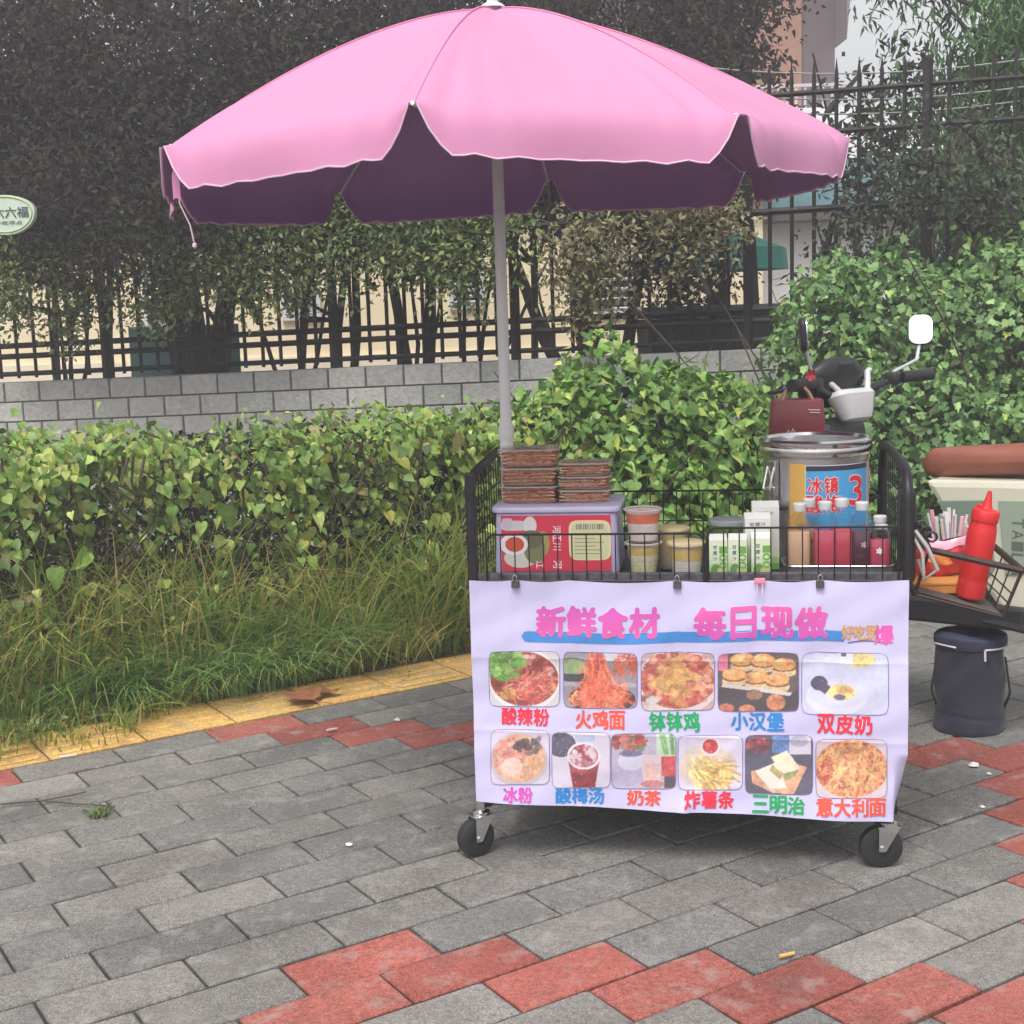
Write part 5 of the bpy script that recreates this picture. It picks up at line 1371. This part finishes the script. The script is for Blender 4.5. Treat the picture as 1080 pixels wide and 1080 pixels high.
def shallow_tray(name, lb, x, y, w, d, h, m_, z=0.0):
    t = thing(name, lb, 'tray', on(x, y, DZ - .0065 + z), CYAW)
    b = MB(); r = .025
    def ring(w_, d_, zz):
        out = []
        for q, (cx, cy) in enumerate([(1, 1), (-1, 1), (-1, -1), (1, -1)]):
            for k in range(6):
                a = math.pi / 2 * (q + k / 5); out.append((cx * (w_ / 2 - r) + r * math.cos(a), cy * (d_ / 2 - r) + r * math.sin(a), zz))
        return out
    rg = [ring(w - .01, d - .01, 0), ring(w, d, h), ring(w + .006, d + .006, h + .002), ring(w - .003, d - .003, h + .001), ring(w - .014, d - .014, .003)]
    n = len(rg[0]); vs = [p for g in rg for p in g]; fs = [tuple(range(n))[::-1], tuple((len(rg) - 1) * n + k for k in range(n))]
    for i in range(len(rg) - 1):
        for k in range(n): fs.append((i * n + k, i * n + (k + 1) % n, (i + 1) * n + (k + 1) % n, (i + 1) * n + k))
    b.add(vs, fs); b.build('tray_body', m_, t, smooth=35)
    b = MB(); b.tube([tuple(Vector(p)) for p in ring(w + .004, d + .004, h + .002)], .0022, 6, closed=True); b.build('rim', M_STEEL if m_ is not M_CLEAR else M_CLEAR, t)
    return t
shallow_tray('steel_tray', 'shallow grey tray holding the coloured drink bottles', .388, .115, .245, .120, .030, mat('grey_tray', S(150, 148, 156), .3, .5, noise=.1))

# drink bottles
def bottle(x, y, h, c, lb, w=.050, z=.004, liquid=.86, mark=None):
    t = thing('drink_bottle', lb, 'bottle', on(x, y, DZ - .006 + z), CYAW + random.uniform(-.15, .15), 'bottled drinks in the grey tray')
    m_ = mat('drink', S(*c), .12, noise=.06, nscale=25, spec=.5, coat=.4)
    hb = h * .70
    b = MB(); b.rbox((0, 0, hb * liquid / 2 + .002), (w, w, hb * liquid), .010, 4, er=.003); b.build('drink', m_, t, smooth=40)
    b = MB(); b.rbox((0, 0, hb / 2), (w + .0022, w + .0022, hb), .011, 4, er=.004); 
    b.lathe([(w * .56, hb - .002), (w * .5, hb + h * .05), (w * .33, hb + h * .12), (.0125, hb + h * .17), (.0125, hb + h * .21)], 18, cap=False); b.build('bottle_wall', M_CLEAR, t, smooth=40)
    b = MB(); b.lathe([(.0145, hb + h * .19), (.015, hb + h * .20), (.015, h - .002), (.013, h), (0, h)], 20); b.build('cap', M_WHITEPAINT, t)
    if mark:
        b = MB(); b.cur = S(*mark); b.add([(.010 * math.cos(a) * (1 if k % 2 else .6), -w / 2 - .0022, hb * .62 + .009 * math.sin(a) * (1 if k % 2 else .6)) for k, a in enumerate(np.linspace(0, 5.9, 12))], [tuple(range(12))]); b.build('sticker', M_PRINT, t, smooth=0)
bottle(.302, .105, .168, (214, 172, 142), 'beige drink bottle at the left end of the tray'); bottle(.326, .150, .172, (206, 160, 130), 'second beige drink bottle with a dark bird-shaped sticker', mark=(96, 74, 66))
bottle(.360, .100, .172, (204, 74, 98), 'deep pink drink bottle beside the beige ones'); bottle(.398, .105, .178, (200, 70, 90), 'red-pink drink bottle just left of the plum one')
bottle(.443, .100, .170, (92, 50, 66), 'dark plum drink bottle', mark=(170, 140, 156)); bottle(.482, .085, .140, (196, 72, 100), 'shorter pink drink bottle at the right end of the tray', w=.042, mark=(228, 216, 222))
bottle(.492, .145, .110, (120, 62, 66), 'short dark red bottle half hidden behind the pink one', w=.040)

# insulated steel pot with printed sheet
pot = thing('soup_pot', 'large stainless steel insulated pot with blue price sheet at the back of the cart', 'pot', on(.352, .330), CYAW)
PRr = .128; PH = .262
b = MB(); b.lathe([(PRr - .004, 0), (PRr, .004), (PRr, .03), (PRr - .002, .034), (PRr - .002, PH)], 56, cap=True); b.build('body', M_STEEL, pot, smooth=35)
b = MB(); b.lathe([(PRr - .002, PH), (PRr + .006, PH + .004), (PRr + .008, PH + .014), (PRr + .006, PH + .024), (PRr + .009, PH + .030), (PRr + .009, PH + .038), (PRr + .003, PH + .043), (PRr - .006, PH + .043), (PRr - .012, PH + .036), (PRr - .014, PH - .05), (0, PH - .055)], 56, cap=False); b.build('rim', M_CHROME, pot, smooth=30)
def cyl(a, z, off): return ((PRr + off) * math.sin(a), -(PRr + off) * math.cos(a), z)
def wrap(b, a0, a1, z0_, z1_, off, c): b.cur = c; b.grid(lambda u, v: cyl(a0 + (a1 - a0) * u, z0_ + (z1_ - z0_) * v, off), 16, 2); b.cur = None
b = MB(); wrap(b, R(-20), R(88), .05, PH - .014, .0012, S(206, 206, 214)); st = b.build('price_sheet', M_PRINT, pot, smooth=0)
b = MB(); wrap(b, R(-31), R(-14), .05, PH - .010, .0016, S(214, 168, 86)); b.build('yellow_border', M_PRINT, st, smooth=0)
b = MB(); wrap(b, R(72), R(80), .05, PH - .012, .0018, S(214, 176, 104)); b.build('yellow_border', M_PRINT, st, smooth=0)
b = MB(); wrap(b, R(-13), R(66), .05, PH - .028, .0018, S(78, 160, 214)); wrap(b, R(-13), R(66), PH - .028, PH - .016, .0020, S(58, 54, 70)); b.build('blue_panel', M_PRINT, st, smooth=0)
for i, (txt, a, z, h) in enumerate((('冰镇', 5, PH - .062, .040), ('酸梅', 6, PH - .108, .046), ('3', 44, PH - .078, .070))):
    fn = lambda xx, zz, off, a=a: cyl(R(a) + xx / PRr, zz, off)
    for lay, (c, thk) in enumerate(((S(236, 206, 206), .12), (S(216, 54, 66), .30))):
        b = MB(); b.cur = c
        for k, ch in enumerate(txt):
            ink, hl, n, mrg = glyph_field(ch); V, Fs = contour_mesh(hl if lay == 0 else ink, thk if lay else .25)
            asp = .62 if ch == '3' else .86
            b.add([fn((((gx - mrg) / n - .5) + (k - (len(txt) - 1) / 2) * 1.1) * h * asp, z + ((gy - mrg) / n - .5) * h, .0026 + .0006 * lay) for gx, gy in V], Fs)
        b.cur = None; b.build('lettering' if lay else 'outline', M_PRINT, st, smooth=0)
for sx in (-1, 1):
    a = R(-52) if sx < 0 else R(118)
    T = Matrix.Translation(cyl(a, 0, .0)) @ Matrix.Rotation(a, 4, 'Z')
    b = MB(); b.box((0, -.006, PH - .05), (.030, .012, .085), M=T); b.tube([T @ Vector((-.012, -.012, PH - .02)), T @ Vector((-.012, -.026, PH - .075)), T @ Vector((.012, -.026, PH - .075)), T @ Vector((.012, -.012, PH - .02))], .003, 6); b.box((0, -.018, PH - .085), (.022, .012, .030), M=T); b.build('clamp', M_CHROME, pot, smooth=30, bevel=.002)
    b = MB(); b.tube([T @ Vector((-.03, -.004, PH - .12)), T @ Vector((-.03, -.036, PH - .115)), T @ Vector((.03, -.036, PH - .115)), T @ Vector((.03, -.004, PH - .12))], .005, 8); b.build('handle', M_FRAME, pot)

# on the side rack: squeeze bottle, noodle packet, straw packs, paper box
def rk_pt(u, v, dz=0.0):
    p = V_('e').lerp(V_('f'), u).lerp(V_('h').lerp(V_('g'), u), v); return local(0, p + Vector((0, 0, dz)))
sq = thing('squeeze_bottle', 'red plastic sauce squeeze bottle leaning in the side rack', 'bottle', tuple(rk_pt(.70, .30, .012)), CYAW)
sq.rotation_euler = (R(2), R(9), CYAW)
M_RED = mat('red_plastic', S(210, 40, 42), .45, noise=.05, nscale=12, spec=.5)
b = MB(); b.lathe([(.028, 0), (.0315, .004), (.0325, .012), (.0325, .040), (.0315, .044), (.0325, .048), (.0325, .150), (.031, .166), (.0285, .176), (.0285, .184)], 30); b.build('body', M_RED, sq, smooth=30)
b = MB(); b.lathe([(.0300, .182), (.0305, .184), (.0305, .204), (.0285, .208), (.014, .212), (.011, .218), (.0065, .240), (.0045, .252), (0, .252)], 30)
b.tube([(.0, 0, .214), (-.020, 0, .218), (-.022, 0, .208)], .004, 6); b.build('nozzle_cap', M_RED, sq, smooth=30)
pk = thing('noodle_packet', 'red and pink plastic food packet with orange blotch lying in the side rack', 'packet', tuple(rk_pt(.42, .62, .030)), CYAW + .12)
M_PKT = mat('red_film', S(214, 60, 76), .2, noise=.12, nscale=14, spec=.6, coat=.5)
b = MB()
def pillow(u, v, s): x = (u - .5) * .15; z = v * .088; t = .036 * (math.sin(math.pi * u) * math.sin(math.pi * (.06 + .88 * v))) ** .45; return Vector((x + .004 * math.sin(v * 20), s * t + .03 - v * .02 + .0025 * math.sin(u * 22 + v * 13), z + .005 * math.sin(u * 9)))
b.grid(lambda u, v: pillow(u, v, -1), 22, 14); b.grid(lambda u, v: pillow(u, v, 1), 22, 14, flip=True); b.build('film', M_PKT, pk, smooth=60)
b = MB(); b.grid(lambda u, v: pillow(.28 + .38 * u, .40 + .36 * v, -1) + Vector((0, -.0015, 0)), 12, 8); b.cur = None; b.build('orange_print', mat('orange_ink', S(236, 148, 84), .3, noise=.25, nscale=60), pk, smooth=60)
b = MB(); b.grid(lambda u, v: pillow(u, .80 + .22 * v, -1) + Vector((0, -.002, .002)), 22, 3); b.build('pink_header', mat('pink_film', S(238, 176, 196), .25, noise=.08), pk, smooth=60)
sc = thing('straw_cup', 'clear cup full of wrapped straws and spoons behind the red packet', 'cup', tuple(rk_pt(.62, .90, .01)), CYAW)
b = MB(); b.lathe([(.038, 0), (.042, .004), (.050, .10), (.052, .102), (.047, .102), (.038, .008), (0, .006)], 26, cap=False); b.build('cup', M_CLEAR, sc)
cs = [S(226, 220, 224), S(226, 150, 170), S(214, 206, 196), S(232, 190, 200), S(150, 158, 164), S(206, 214, 216)]
for k in range(22):
    a = random.uniform(0, 6.28); r_ = random.uniform(0, .03); ln = random.uniform(.13, .168)
    b = MB(); b.cur = random.choice(cs); p = Vector((r_ * math.cos(a), r_ * math.sin(a), .012)); d = Vector((math.cos(a) * .16 + random.gauss(0, .06), math.sin(a) * .12, 1)).normalized()
    b.tube([p, p + d * ln], random.choice((.0028, .004, .005)), 6); b.cur = None; b.build('straw', M_PRINT, sc)
px_ = thing('paper_box', 'orange-brown paper box lying under the red packet in the rack', 'box', tuple(rk_pt(.40, .55, .0)), CYAW + .05)
b = MB(); b.rbox((0, 0, .014), (.165, .11, .020), .006, 3); b.build('box', mat('kraft', S(196, 130, 62), .75, noise=.12, nscale=30), px_)
b = MB(); b.rbox((0, 0, .0265), (.169, .114, .004), .006, 3); b.build('lid', mat('kraft_lid', S(206, 142, 72), .75, noise=.1, nscale=30), px_)

# ------------------------------------------------------------------ electric scooter behind the cart
SCO = (1.085, 4.35, 0); SH = R(140)
sc_ = thing('electric_scooter', 'cream electric scooter with long brown saddle parked behind the cart', 'scooter', SCO, SH)
M_BLK = mat('black_plastic', S(36, 36, 40), .45, noise=.15, nscale=15)
M_CRM = mat('cream_plastic', S(206, 204, 184), .35, noise=.05, nscale=8, coat=.3)
M_GRN = mat('grey_green_panel', S(120, 136, 124), .4, noise=.08, nscale=8)
M_SILV = mat('silver_plastic', S(200, 200, 204), .3, noise=.04, coat=.3)
def prism(pts, y0, y1, name, m_, parent=sc_, bevel=.006):
    b = MB(); n = len(pts)
    b.add([(x, y0, z) for x, z in pts] + [(x, y1, z) for x, z in pts], [tuple(range(n)), tuple(range(2 * n - 1, n - 1, -1))] + [(k, n + k, n + (k + 1) % n, (k + 1) % n) for k in range(n)])
    o = b.build(name, m_, parent, smooth=0, bevel=bevel)
    bm = bmesh.new(); bm.from_mesh(o.data); bmesh.ops.recalc_face_normals(bm, faces=bm.faces); bm.to_mesh(o.data); bm.free(); return o
def wheel(x, r):
    e = bpy.data.objects.new('wheel', None); COL.objects.link(e); e.parent = sc_; e.location = (x, 0, r)
    T = Matrix.Rotation(math.pi / 2, 4, 'X')
    b = MB(); P = [(r - .05, -.03), (r - .02, -.038), (r - .004, -.025), (r, 0), (r - .004, .025), (r - .02, .038), (r - .05, .03)]; b.lathe(P, 32, M=T, cap=False); b.build('tyre', M_RUBBER, e)
    b = MB(); b.lathe([(.03, -.035), (r - .055, -.02), (r - .046, -.028), (r - .046, .028), (r - .055, .02), (.03, .035)], 32, M=T); b.build('rim', M_SILV, e)
wheel(.26, .20); wheel(-1.02, .20)
b = MB()
for s in (-1, 1): b.tube([(.26, s * .055, .20), (.14, s * .055, .56), (.10, s * .05, .62)], .017, 8)
b.build('fork', M_BLK, sc_)
prism([(.27, .40), (.42, .37), (.46, .34), (.40, .43), (.24, .46), (.10, .40), (.06, .33), (.10, .34)], -.06, .06, 'front_mudguard', M_BLK)
prism([(.13, .42), (.16, .62), (.12, .86), (.07, .94), (.00, .93), (-.02, .80), (.02, .60), (.0, .36), (.06, .34)], -.13, .13, 'leg_shield', M_BLK, bevel=.03)
prism([(.10, .34), (-.10, .33), (-.62, .34), (-.62, .41), (-.12, .41), (.06, .42)], -.15, .15, 'footboard', M_BLK, bevel=.01)
body = prism([(-.30, .764), (-.60, .775), (-1.12, .80), (-1.25, .70), (-1.10, .58), (-.85, .50), (-.70, .38), (-.56, .36), (-.50, .44), (-.41, .60)], -.125, .125, 'rear_body', M_CRM, bevel=.02)
prism([(-.345, .705), (-.50, .716), (-.525, .52), (-.51, .49), (-.44, .58)], .1255, .131, 'side_panel', M_GRN, body, .002)
prism([(-.53, .718), (-.98, .735), (-.95, .60), (-.72, .53), (-.555, .50)], .1255, .131, 'side_panel', mat('pale_green_panel', S(150, 164, 146), .4, noise=.08, nscale=8), body, .002)
b = MB(); b.cur = S(96, 104, 96)
for i, chh in enumerate('TAILG'):
    V, Fs = contour_mesh(glyph_field(chh)[0], .4); n_, mg = glyph_field(chh)[2:]
    h = .034; b.add([(-.590 - .0 + ((gy - mg) / n_ - .5) * h * -1, .1318, .655 - i * .034 + -((gx - mg) / n_ - .5) * h * .8) for gx, gy in V], Fs)
b.cur = None; b.build('lettering', M_PRINT, body, smooth=0)
# saddle
b = MB()
def sad(u, v):
    x = -.245 - .80 * u; a = 2 * math.pi * v
    wv = .105 * (min(1, (u / .22)) ** .5 * .55 + .45 * min(1, u / .6)) * min(1, ((1 - u) / .06 + .02)) ** .5
    hv = .046 * min(1, u / .05 + .05) ** .5 * min(1, (1 - u) / .05 + .05) ** .5
    z = .798 + .030 * u + .018 * math.sin(u * 3)
    ca, sa = math.cos(a), math.sin(a)
    return Vector((x, wv * abs(ca) ** .7 * (1 if ca > 0 else -1), z + hv * abs(sa) ** .8 * (1 if sa > 0 else -1)))
b.grid(sad, 40, 24); b.build('saddle', mat('brown_leather', S(142, 84, 68), .45, noise=.1, nscale=20, bump=.12, bscale=80), sc_, smooth=80)
# handlebar, cowl, grips, levers
ST = Matrix.Translation((0.0, 0, 1.02)) @ Matrix.Rotation(R(-14), 4, 'Z')
def st(p): return ST @ Vector(p)
b = MB(); b.tube([st((-.06, .33, .035)), st((-.02, .20, .03)), st((.01, .08, -.01)), st((.01, -.08, -.01)), st((-.02, -.20, .03)), st((-.06, -.33, .035))], .0125, 10); b.build('handlebar', M_BLK, sc_)
for s in (-1, 1):
    b = MB(); b.tube([st((-.062, s * .335, .036)), st((-.036, s * .215, .033))], .0195, 14); b.build('grip', M_RUBBER, sc_)
    b = MB(); b.tube([st((-.016, s * .19, .03)), st((.035, s * .21, .02)), st((.03, s * .32, .012)), st((.02, s * .345, .012))], .006, 8); b.build('brake_lever', M_BLK if s > 0 else M_SILV, sc_)
    b = MB(); T = st((-.02, s * .19, .03)); b.rbox(T, (.05, .05, .04), .012, 3, er=.008); b.build('switch_block', M_BLK, sc_)
b = MB(); T = ST @ Matrix.Translation((.045, .03, .03)) @ Matrix.Rotation(R(-30), 4, 'Y')
b.lathe([(.0, .085), (.055, .078), (.10, .045), (.118, 0), (.105, -.05), (.07, -.08), (0, -.085)], 28, M=T, sx=.42, sy=1.22); b.build('cowl', M_BLK, sc_)
b = MB(); T = ST @ Matrix.Translation((-.022, -.0, -.045)) @ Matrix.Rotation(R(18), 4, 'Y')
b.rbox((0, .005, 0), (.062, .130, .105), .028, 5, M=T, taper=1.38, er=.022); b.tube([T @ Vector((-.01, .06, .04)), T @ Vector((-.0, .085, .075)), T @ Vector((.02, .11, .10))], .009, 8); b.tube([T @ Vector((-.01, -.06, .03)), T @ Vector((-.012, -.075, .07)), T @ Vector((.0, -.10, .105)), T @ Vector((.01, -.125, .112))], .010, 8)
b.build('steering_cover', M_SILV, sc_)
for k in range(3):
    b = MB(); b.tube([st((.0, -.03 - .02 * k, -.05)), st((-.03, -.10 - .03 * k, -.02 + .015 * k)), st((-.0, -.17 - .01 * k, .03)), st((.02, -.2, .02))], .0035, 6); b.build('brake_cable', M_BLK, sc_)
for s, e, f in ((-1, Vector((-.05, -.43, 1.20)), Vector((-.42, .88, .34))), (1, Vector((.02, .255, 1.205)), Vector((-.80, -.52, .05)))):
    mo = bpy.data.objects.new('mirror', None); COL.objects.link(mo); mo.parent = sc_; mo.location = e
    b = MB(); b.tube([st((-.02, s * .19, .05)) - e, Vector((.0, -s * .03, -.10)), Vector((.0, 0, -.03)), -f.normalized() * .008], .0055, 7); b.build('stem', M_SILV, mo)
    T = f.to_track_quat('Z', 'Y').to_matrix().to_4x4()
    b = MB(); b.rbox((0, 0, -.008), (.080, .104, .018), .028, 6, M=T, er=.007); b.build('shell', M_BLK, mo, smooth=50)
    b = MB(); b.rbox((0, 0, .0018), (.076, .100, .003), .027, 6, M=T); b.build('glass', mat('mirror_glass', (.92, .92, .93), .04, 1.0) if s < 0 else bpy.data.materials['mirror_glass'], mo, smooth=30)
b = MB(); b.tube([(-.5, .14, .36), (-.9, .19, .33)], .012, 8); b.build('kickstand', M_BLK, sc_)

# burgundy handbag hanging from the grip, red ribbon on the bar
hbp = Vector(SCO) + Matrix.Rotation(SH, 3, 'Z') @ st((-.05, .285, .0))
hb_ = thing('handbag', 'burgundy handbag hanging from the scooter handlebar above the pot', 'handbag', (hbp.x - .01, hbp.y, .865), R(-6))
b = MB(); b.rbox((0, 0, .075), (.172, .075, .150), .012, 3, taper=.90, er=.01); b.build('body', mat('burgundy_leather', S(118, 44, 54), .4, noise=.1, nscale=14, bump=.08, bscale=90, coat=.2), hb_, smooth=40)
for y in (-.025, .025):
    b = MB(); b.tube([(-.045, y, .145), (-.034, y * .8, .168), (-.014, y * .4, .190), (.0, y * .3, .195), (.014, y * .4, .190), (.034, y * .8, .168), (.045, y, .145)], .0055, 7); b.build('handle', mat('tan_strap', S(150, 120, 96), .6) if y < 0 else bpy.data.materials['tan_strap'], hb_)
b = MB(); b.cur = S(222, 214, 210)
b.tube([(-.035, -.041, .045), (-.028, -.041, .058), (-.022, -.041, .048), (-.015, -.041, .062), (-.010, -.041, .050)], .0016, 4); b.tube([(.03, -.039, .118), (.065, -.0385, .116)], .001, 4); b.tube([(.035, -.039, .110), (.065, -.0385, .108)], .001, 4); b.cur = None; b.build('emblem', M_PRINT, hb_)
rb = thing('red_ribbon', 'small red ribbon knot tied on the left end of the scooter handlebar', 'ribbon', tuple(hbp + Vector((.03, -.01, .065))))
b = MB()
for k in range(7):
    a = k * .9; d = Vector((math.cos(a), -.4 * abs(math.sin(a)), math.sin(a))); q = Vector((-d.z, 0, d.x)) * .012
    b.add([Vector((0, 0, 0)), d * .009 + q * .4, d * .018 + q * .3 + Vector((0, -.004, 0)), d * .017 - q * .4, d * .009 - q * .4], [(0, 1, 2, 3, 4)]); b.add([Vector((0, .002, 0)), d * .009 - q * .4 + Vector((0, .002, 0)), d * .017 - q * .4 + Vector((0, .002, 0)), d * .018 + q * .3, d * .009 + q * .4 + Vector((0, .002, 0))], [(0, 1, 2, 3, 4)])
b.build('bow', mat('red_cloth', S(168, 52, 64), .7), rb, smooth=0)

# navy cooler bag
gb = G(1030, 776); cbg = thing('cooler_bag', 'navy blue cylindrical cooler bag with white zip standing beside the cart', 'bag', (float(gb[0]), float(gb[1]) + .07, 0), R(-15))
M_NAVY = mat('navy_nylon', S(38, 40, 58), .75, noise=.18, nscale=9, bump=.35, bscale=22, sheen=.2)
b = MB()
def bag_fn(u, v):
    a = 2 * math.pi * u; z = .264 * v
    r = .1035 * (min(1, (v / .04)) ** .4 * .06 + .94) - .004 * v
    r += .0022 * math.sin(z * 46 + 2 * math.sin(a * 2)) + .0026 * math.sin(a * 3 + z * 21) + .0016 * math.sin(a * 7 - z * 60) - .004 * math.exp(-((z - .055 - .006 * math.sin(a * 2)) / .004) ** 2)
    return Vector((r * math.cos(a), r * .87 * math.sin(a), z))
b.grid(bag_fn, 72, 44); b.add([(.098 * math.cos(k * .2618), .085 * math.sin(k * .2618), .001) for k in range(24)], [tuple(range(24))[::-1]]); b.build('body', M_NAVY, cbg, smooth=70)
b = MB()
def lid_fn(u, v):
    a = 2 * math.pi * u
    if v < .35: q = v / .35; r = .1050 + .0015 * math.sin(q * 3.1); z = .264 + .034 * q
    else: q = (v - .35) / .65; r = .1045 * (1 - q); z = .298 + .010 * min(1, q * 5) - .006 * q + .004 * math.sin(a * 2 + 1) * q * (1 - q) * 3
    z += .0025 * math.sin(a * 3 + v * 4) * (1 if v > .1 else 0); r = max(r, .0004)
    return Vector((r * math.cos(a), r * .87 * math.sin(a), z))
b.grid(lid_fn, 64, 22); b.build('lid', mat('navy_lid', S(48, 52, 76), .7, noise=.15, nscale=10, bump=.3, bscale=20), cbg, smooth=70)
b = MB(); b.tube([(.1060 * math.cos(a), .0915 * math.sin(a), .268 + .006 * math.sin(a * 2)) for a in np.linspace(R(195), R(245), 12)], .0032, 6); b.build('zip', mat('white_zip', S(214, 212, 218), .5), cbg)
b = MB(); b.tube([(.1060 * math.cos(a), .0915 * math.sin(a), .268) for a in np.linspace(R(290), R(350), 12)], .0032, 6); b.tube([(.1065 * math.cos(R(290)), .0920 * math.sin(R(290)), .268), (.108 * math.cos(R(290)), .094 * math.sin(R(290)), .235)], .0035, 6); b.build('zip_pull', bpy.data.materials['white_zip'], cbg)
b = MB()
b.grid(lambda u, v: Vector((.112 * math.cos(R(295) + .02 * u - .0), .097 * math.sin(R(295) + .10 * u), .262 - .04 * v)), 2, 3); b.build('zip_tab', M_BLK, cbg)
for s in (-1, 1):
    b = MB(); P0 = [Vector((s * .098, -.03, .235)), Vector((s * .104, -.04, .19)), Vector((s * .112, -.045, .135)), Vector((s * .109, -.045, .118)), Vector((s * .098, -.03, .085))]
    for w_ in (-.008, .0, .008): b.tube([p + Vector((0, w_, 0)) for p in P0], .0032, 6)
    b.build('strap', M_BLK, cbg)

# ------------------------------------------------------------------ litter
N = 420
a = RNG.uniform(-2.0, 3.0, N); b = 1.98 - RNG.exponential(.09, N) + RNG.uniform(0, .15, N); z = RNG.uniform(.004, .012, N)
P = np.stack([np.array(SW(x, y, zz)) for x, y, zz in zip(a, b, z)])
o = leaves('leaf_litter', P, RNG.normal(0, 1, (N, 3)) * [1, 1, .15], RNG.normal(0, .25, (N, 3)) + [0, 0, 1], RNG.uniform(.006, .026, N), 'oval', pal(N, [S(150, 118, 84), S(128, 98, 70), S(176, 150, 108), S(110, 116, 76)], .2), M_LEAF)
tag(o, 'crumbs of dry leaf and chaff strewn along the yellow slabs', 'leaf litter', kind='stuff')
M_DRY = mat('dry_leaf', S(150, 96, 66), .8, noise=.3, nscale=40, attr=False)
def dry_leaf(px, py, sz, rz, lb):
    g = G(px, py); t = MB(); T_, F_ = LEAF['lobed']
    T = Matrix.Rotation(rz, 4, 'Z')
    vs = [T @ Vector((x * sz * 1.3, (y - .4) * sz, abs(x) * sz * .45 + .010 + .25 * sz * (y - .3) ** 2 + random.uniform(0, .006))) for x, y, z in T_]
    t.add(vs, F_); t.tube([T @ Vector((0, -.4 * sz, .012)), T @ Vector((.1 * sz, -.9 * sz, .004))], .0015, 5)
    o = t.build('dry_leaf', M_DRY, loc=(float(g[0]), float(g[1]), .001)); tag(o, lb, 'leaf', 'dry fallen leaves')
dry_leaf(318, 742, .13, 1.2, 'large curled dry maple leaf lying on the yellow slabs'); dry_leaf(345, 735, .08, 2.6, 'medium dry leaf overlapping the largest one'); dry_leaf(417, 694, .07, .4, 'dry leaf on the soil nearest the cart'); dry_leaf(372, 712, .06, 3.6, 'small dry leaf beside a white scrap on the verge edge')
def butt(px, py, rz, c, lb, ln=.034, r=.004):
    g = G(px, py); b = MB(); b.tube([(-ln / 2, 0, r), (ln * .1, 0, r), (ln / 2, .001, r)], r, 10)
    o = b.build('cigarette_butt', mat('butt_paper', S(*c), .7, noise=.1), loc=(float(g[0]), float(g[1]), .004)); o.rotation_euler.z = rz; tag(o, lb, 'cigarette butt', 'cigarette butts on the paving')
butt(830, 1011, .35, (220, 168, 100), 'orange cigarette butt on the grey brick above the red zigzag'); butt(350, 772, .5, (206, 190, 180), 'pale cigarette butt on the red bricks by the verge'); butt(72, 800, .4, (214, 206, 192), 'pale cigarette butt at the edge of the yellow slabs', .05)
def scrap(px, py, sz, lb):
    g = G(px, py); b = MB(); b.lathe([(0, 0), (sz, .001), (sz * .8, sz * .5), (sz * .3, sz * .8), (0, sz * .75)], 7)
    b.v = [(x * random.uniform(.7, 1.5), y * random.uniform(.6, 1.1), z) for x, y, z in b.v]
    o = b.build('paper_scrap', mat('scrap', S(226, 220, 214), .8), loc=(float(g[0]), float(g[1]), .004), smooth=0); tag(o, lb, 'litter', 'white scraps on the paving')
scrap(1027, 809, .013, 'larger white scrap in front of the navy bag'); scrap(1043, 818, .007, 'tiny white scrap beside the larger one in front of the bag'); scrap(1036, 853, .007, 'tiny white scrap nearest the right castor, on the grey brick'); scrap(419, 761, .010, 'pale scrap on the red bricks left of the cart'); scrap(366, 709, .014, 'white scrap on the verge edge next to a small dry leaf'); scrap(368, 893, .008, 'tiny pale scrap on grey bricks left of the cart')
g = G(60, 852); b = MB()
b.tube([(-.16, .02, .006), (-.05, .03, .008), (.06, .0, .006), (.14, -.02, .006)], .0022, 5); b.tube([(-.05, .03, .008), (.02, .07, .007), (.05, .10, .005)], .0018, 5)
o = b.build('twig', M_STEM, loc=(float(g[0]), float(g[1]), .003)); tag(o, 'thin dry twig lying on the grey bricks at the left', 'twig')
g = G(103, 862); tu = []
b = MB()
for _ in range(60):
    a = random.uniform(0, 6.28); d = Vector((math.cos(a), math.sin(a), 0)); p = Vector((random.gauss(0, .015), random.gauss(0, .015), 0)); h = random.uniform(.015, .04); w = Vector((-d.y, d.x, 0)) * .0025
    b.add([p - w, p + w, p + d * h * .6 + Vector((0, 0, h * .7)), p + d * h + Vector((0, 0, h * .75))], [(0, 1, 2), (1, 3, 2)])
o = b.build('grass_tuft', mat('tuft', S(104, 122, 76), .6, noise=.2), loc=(float(g[0]), float(g[1]), .0)); tag(o, 'small grass tuft growing in a brick joint by the twig', 'grass tuft')
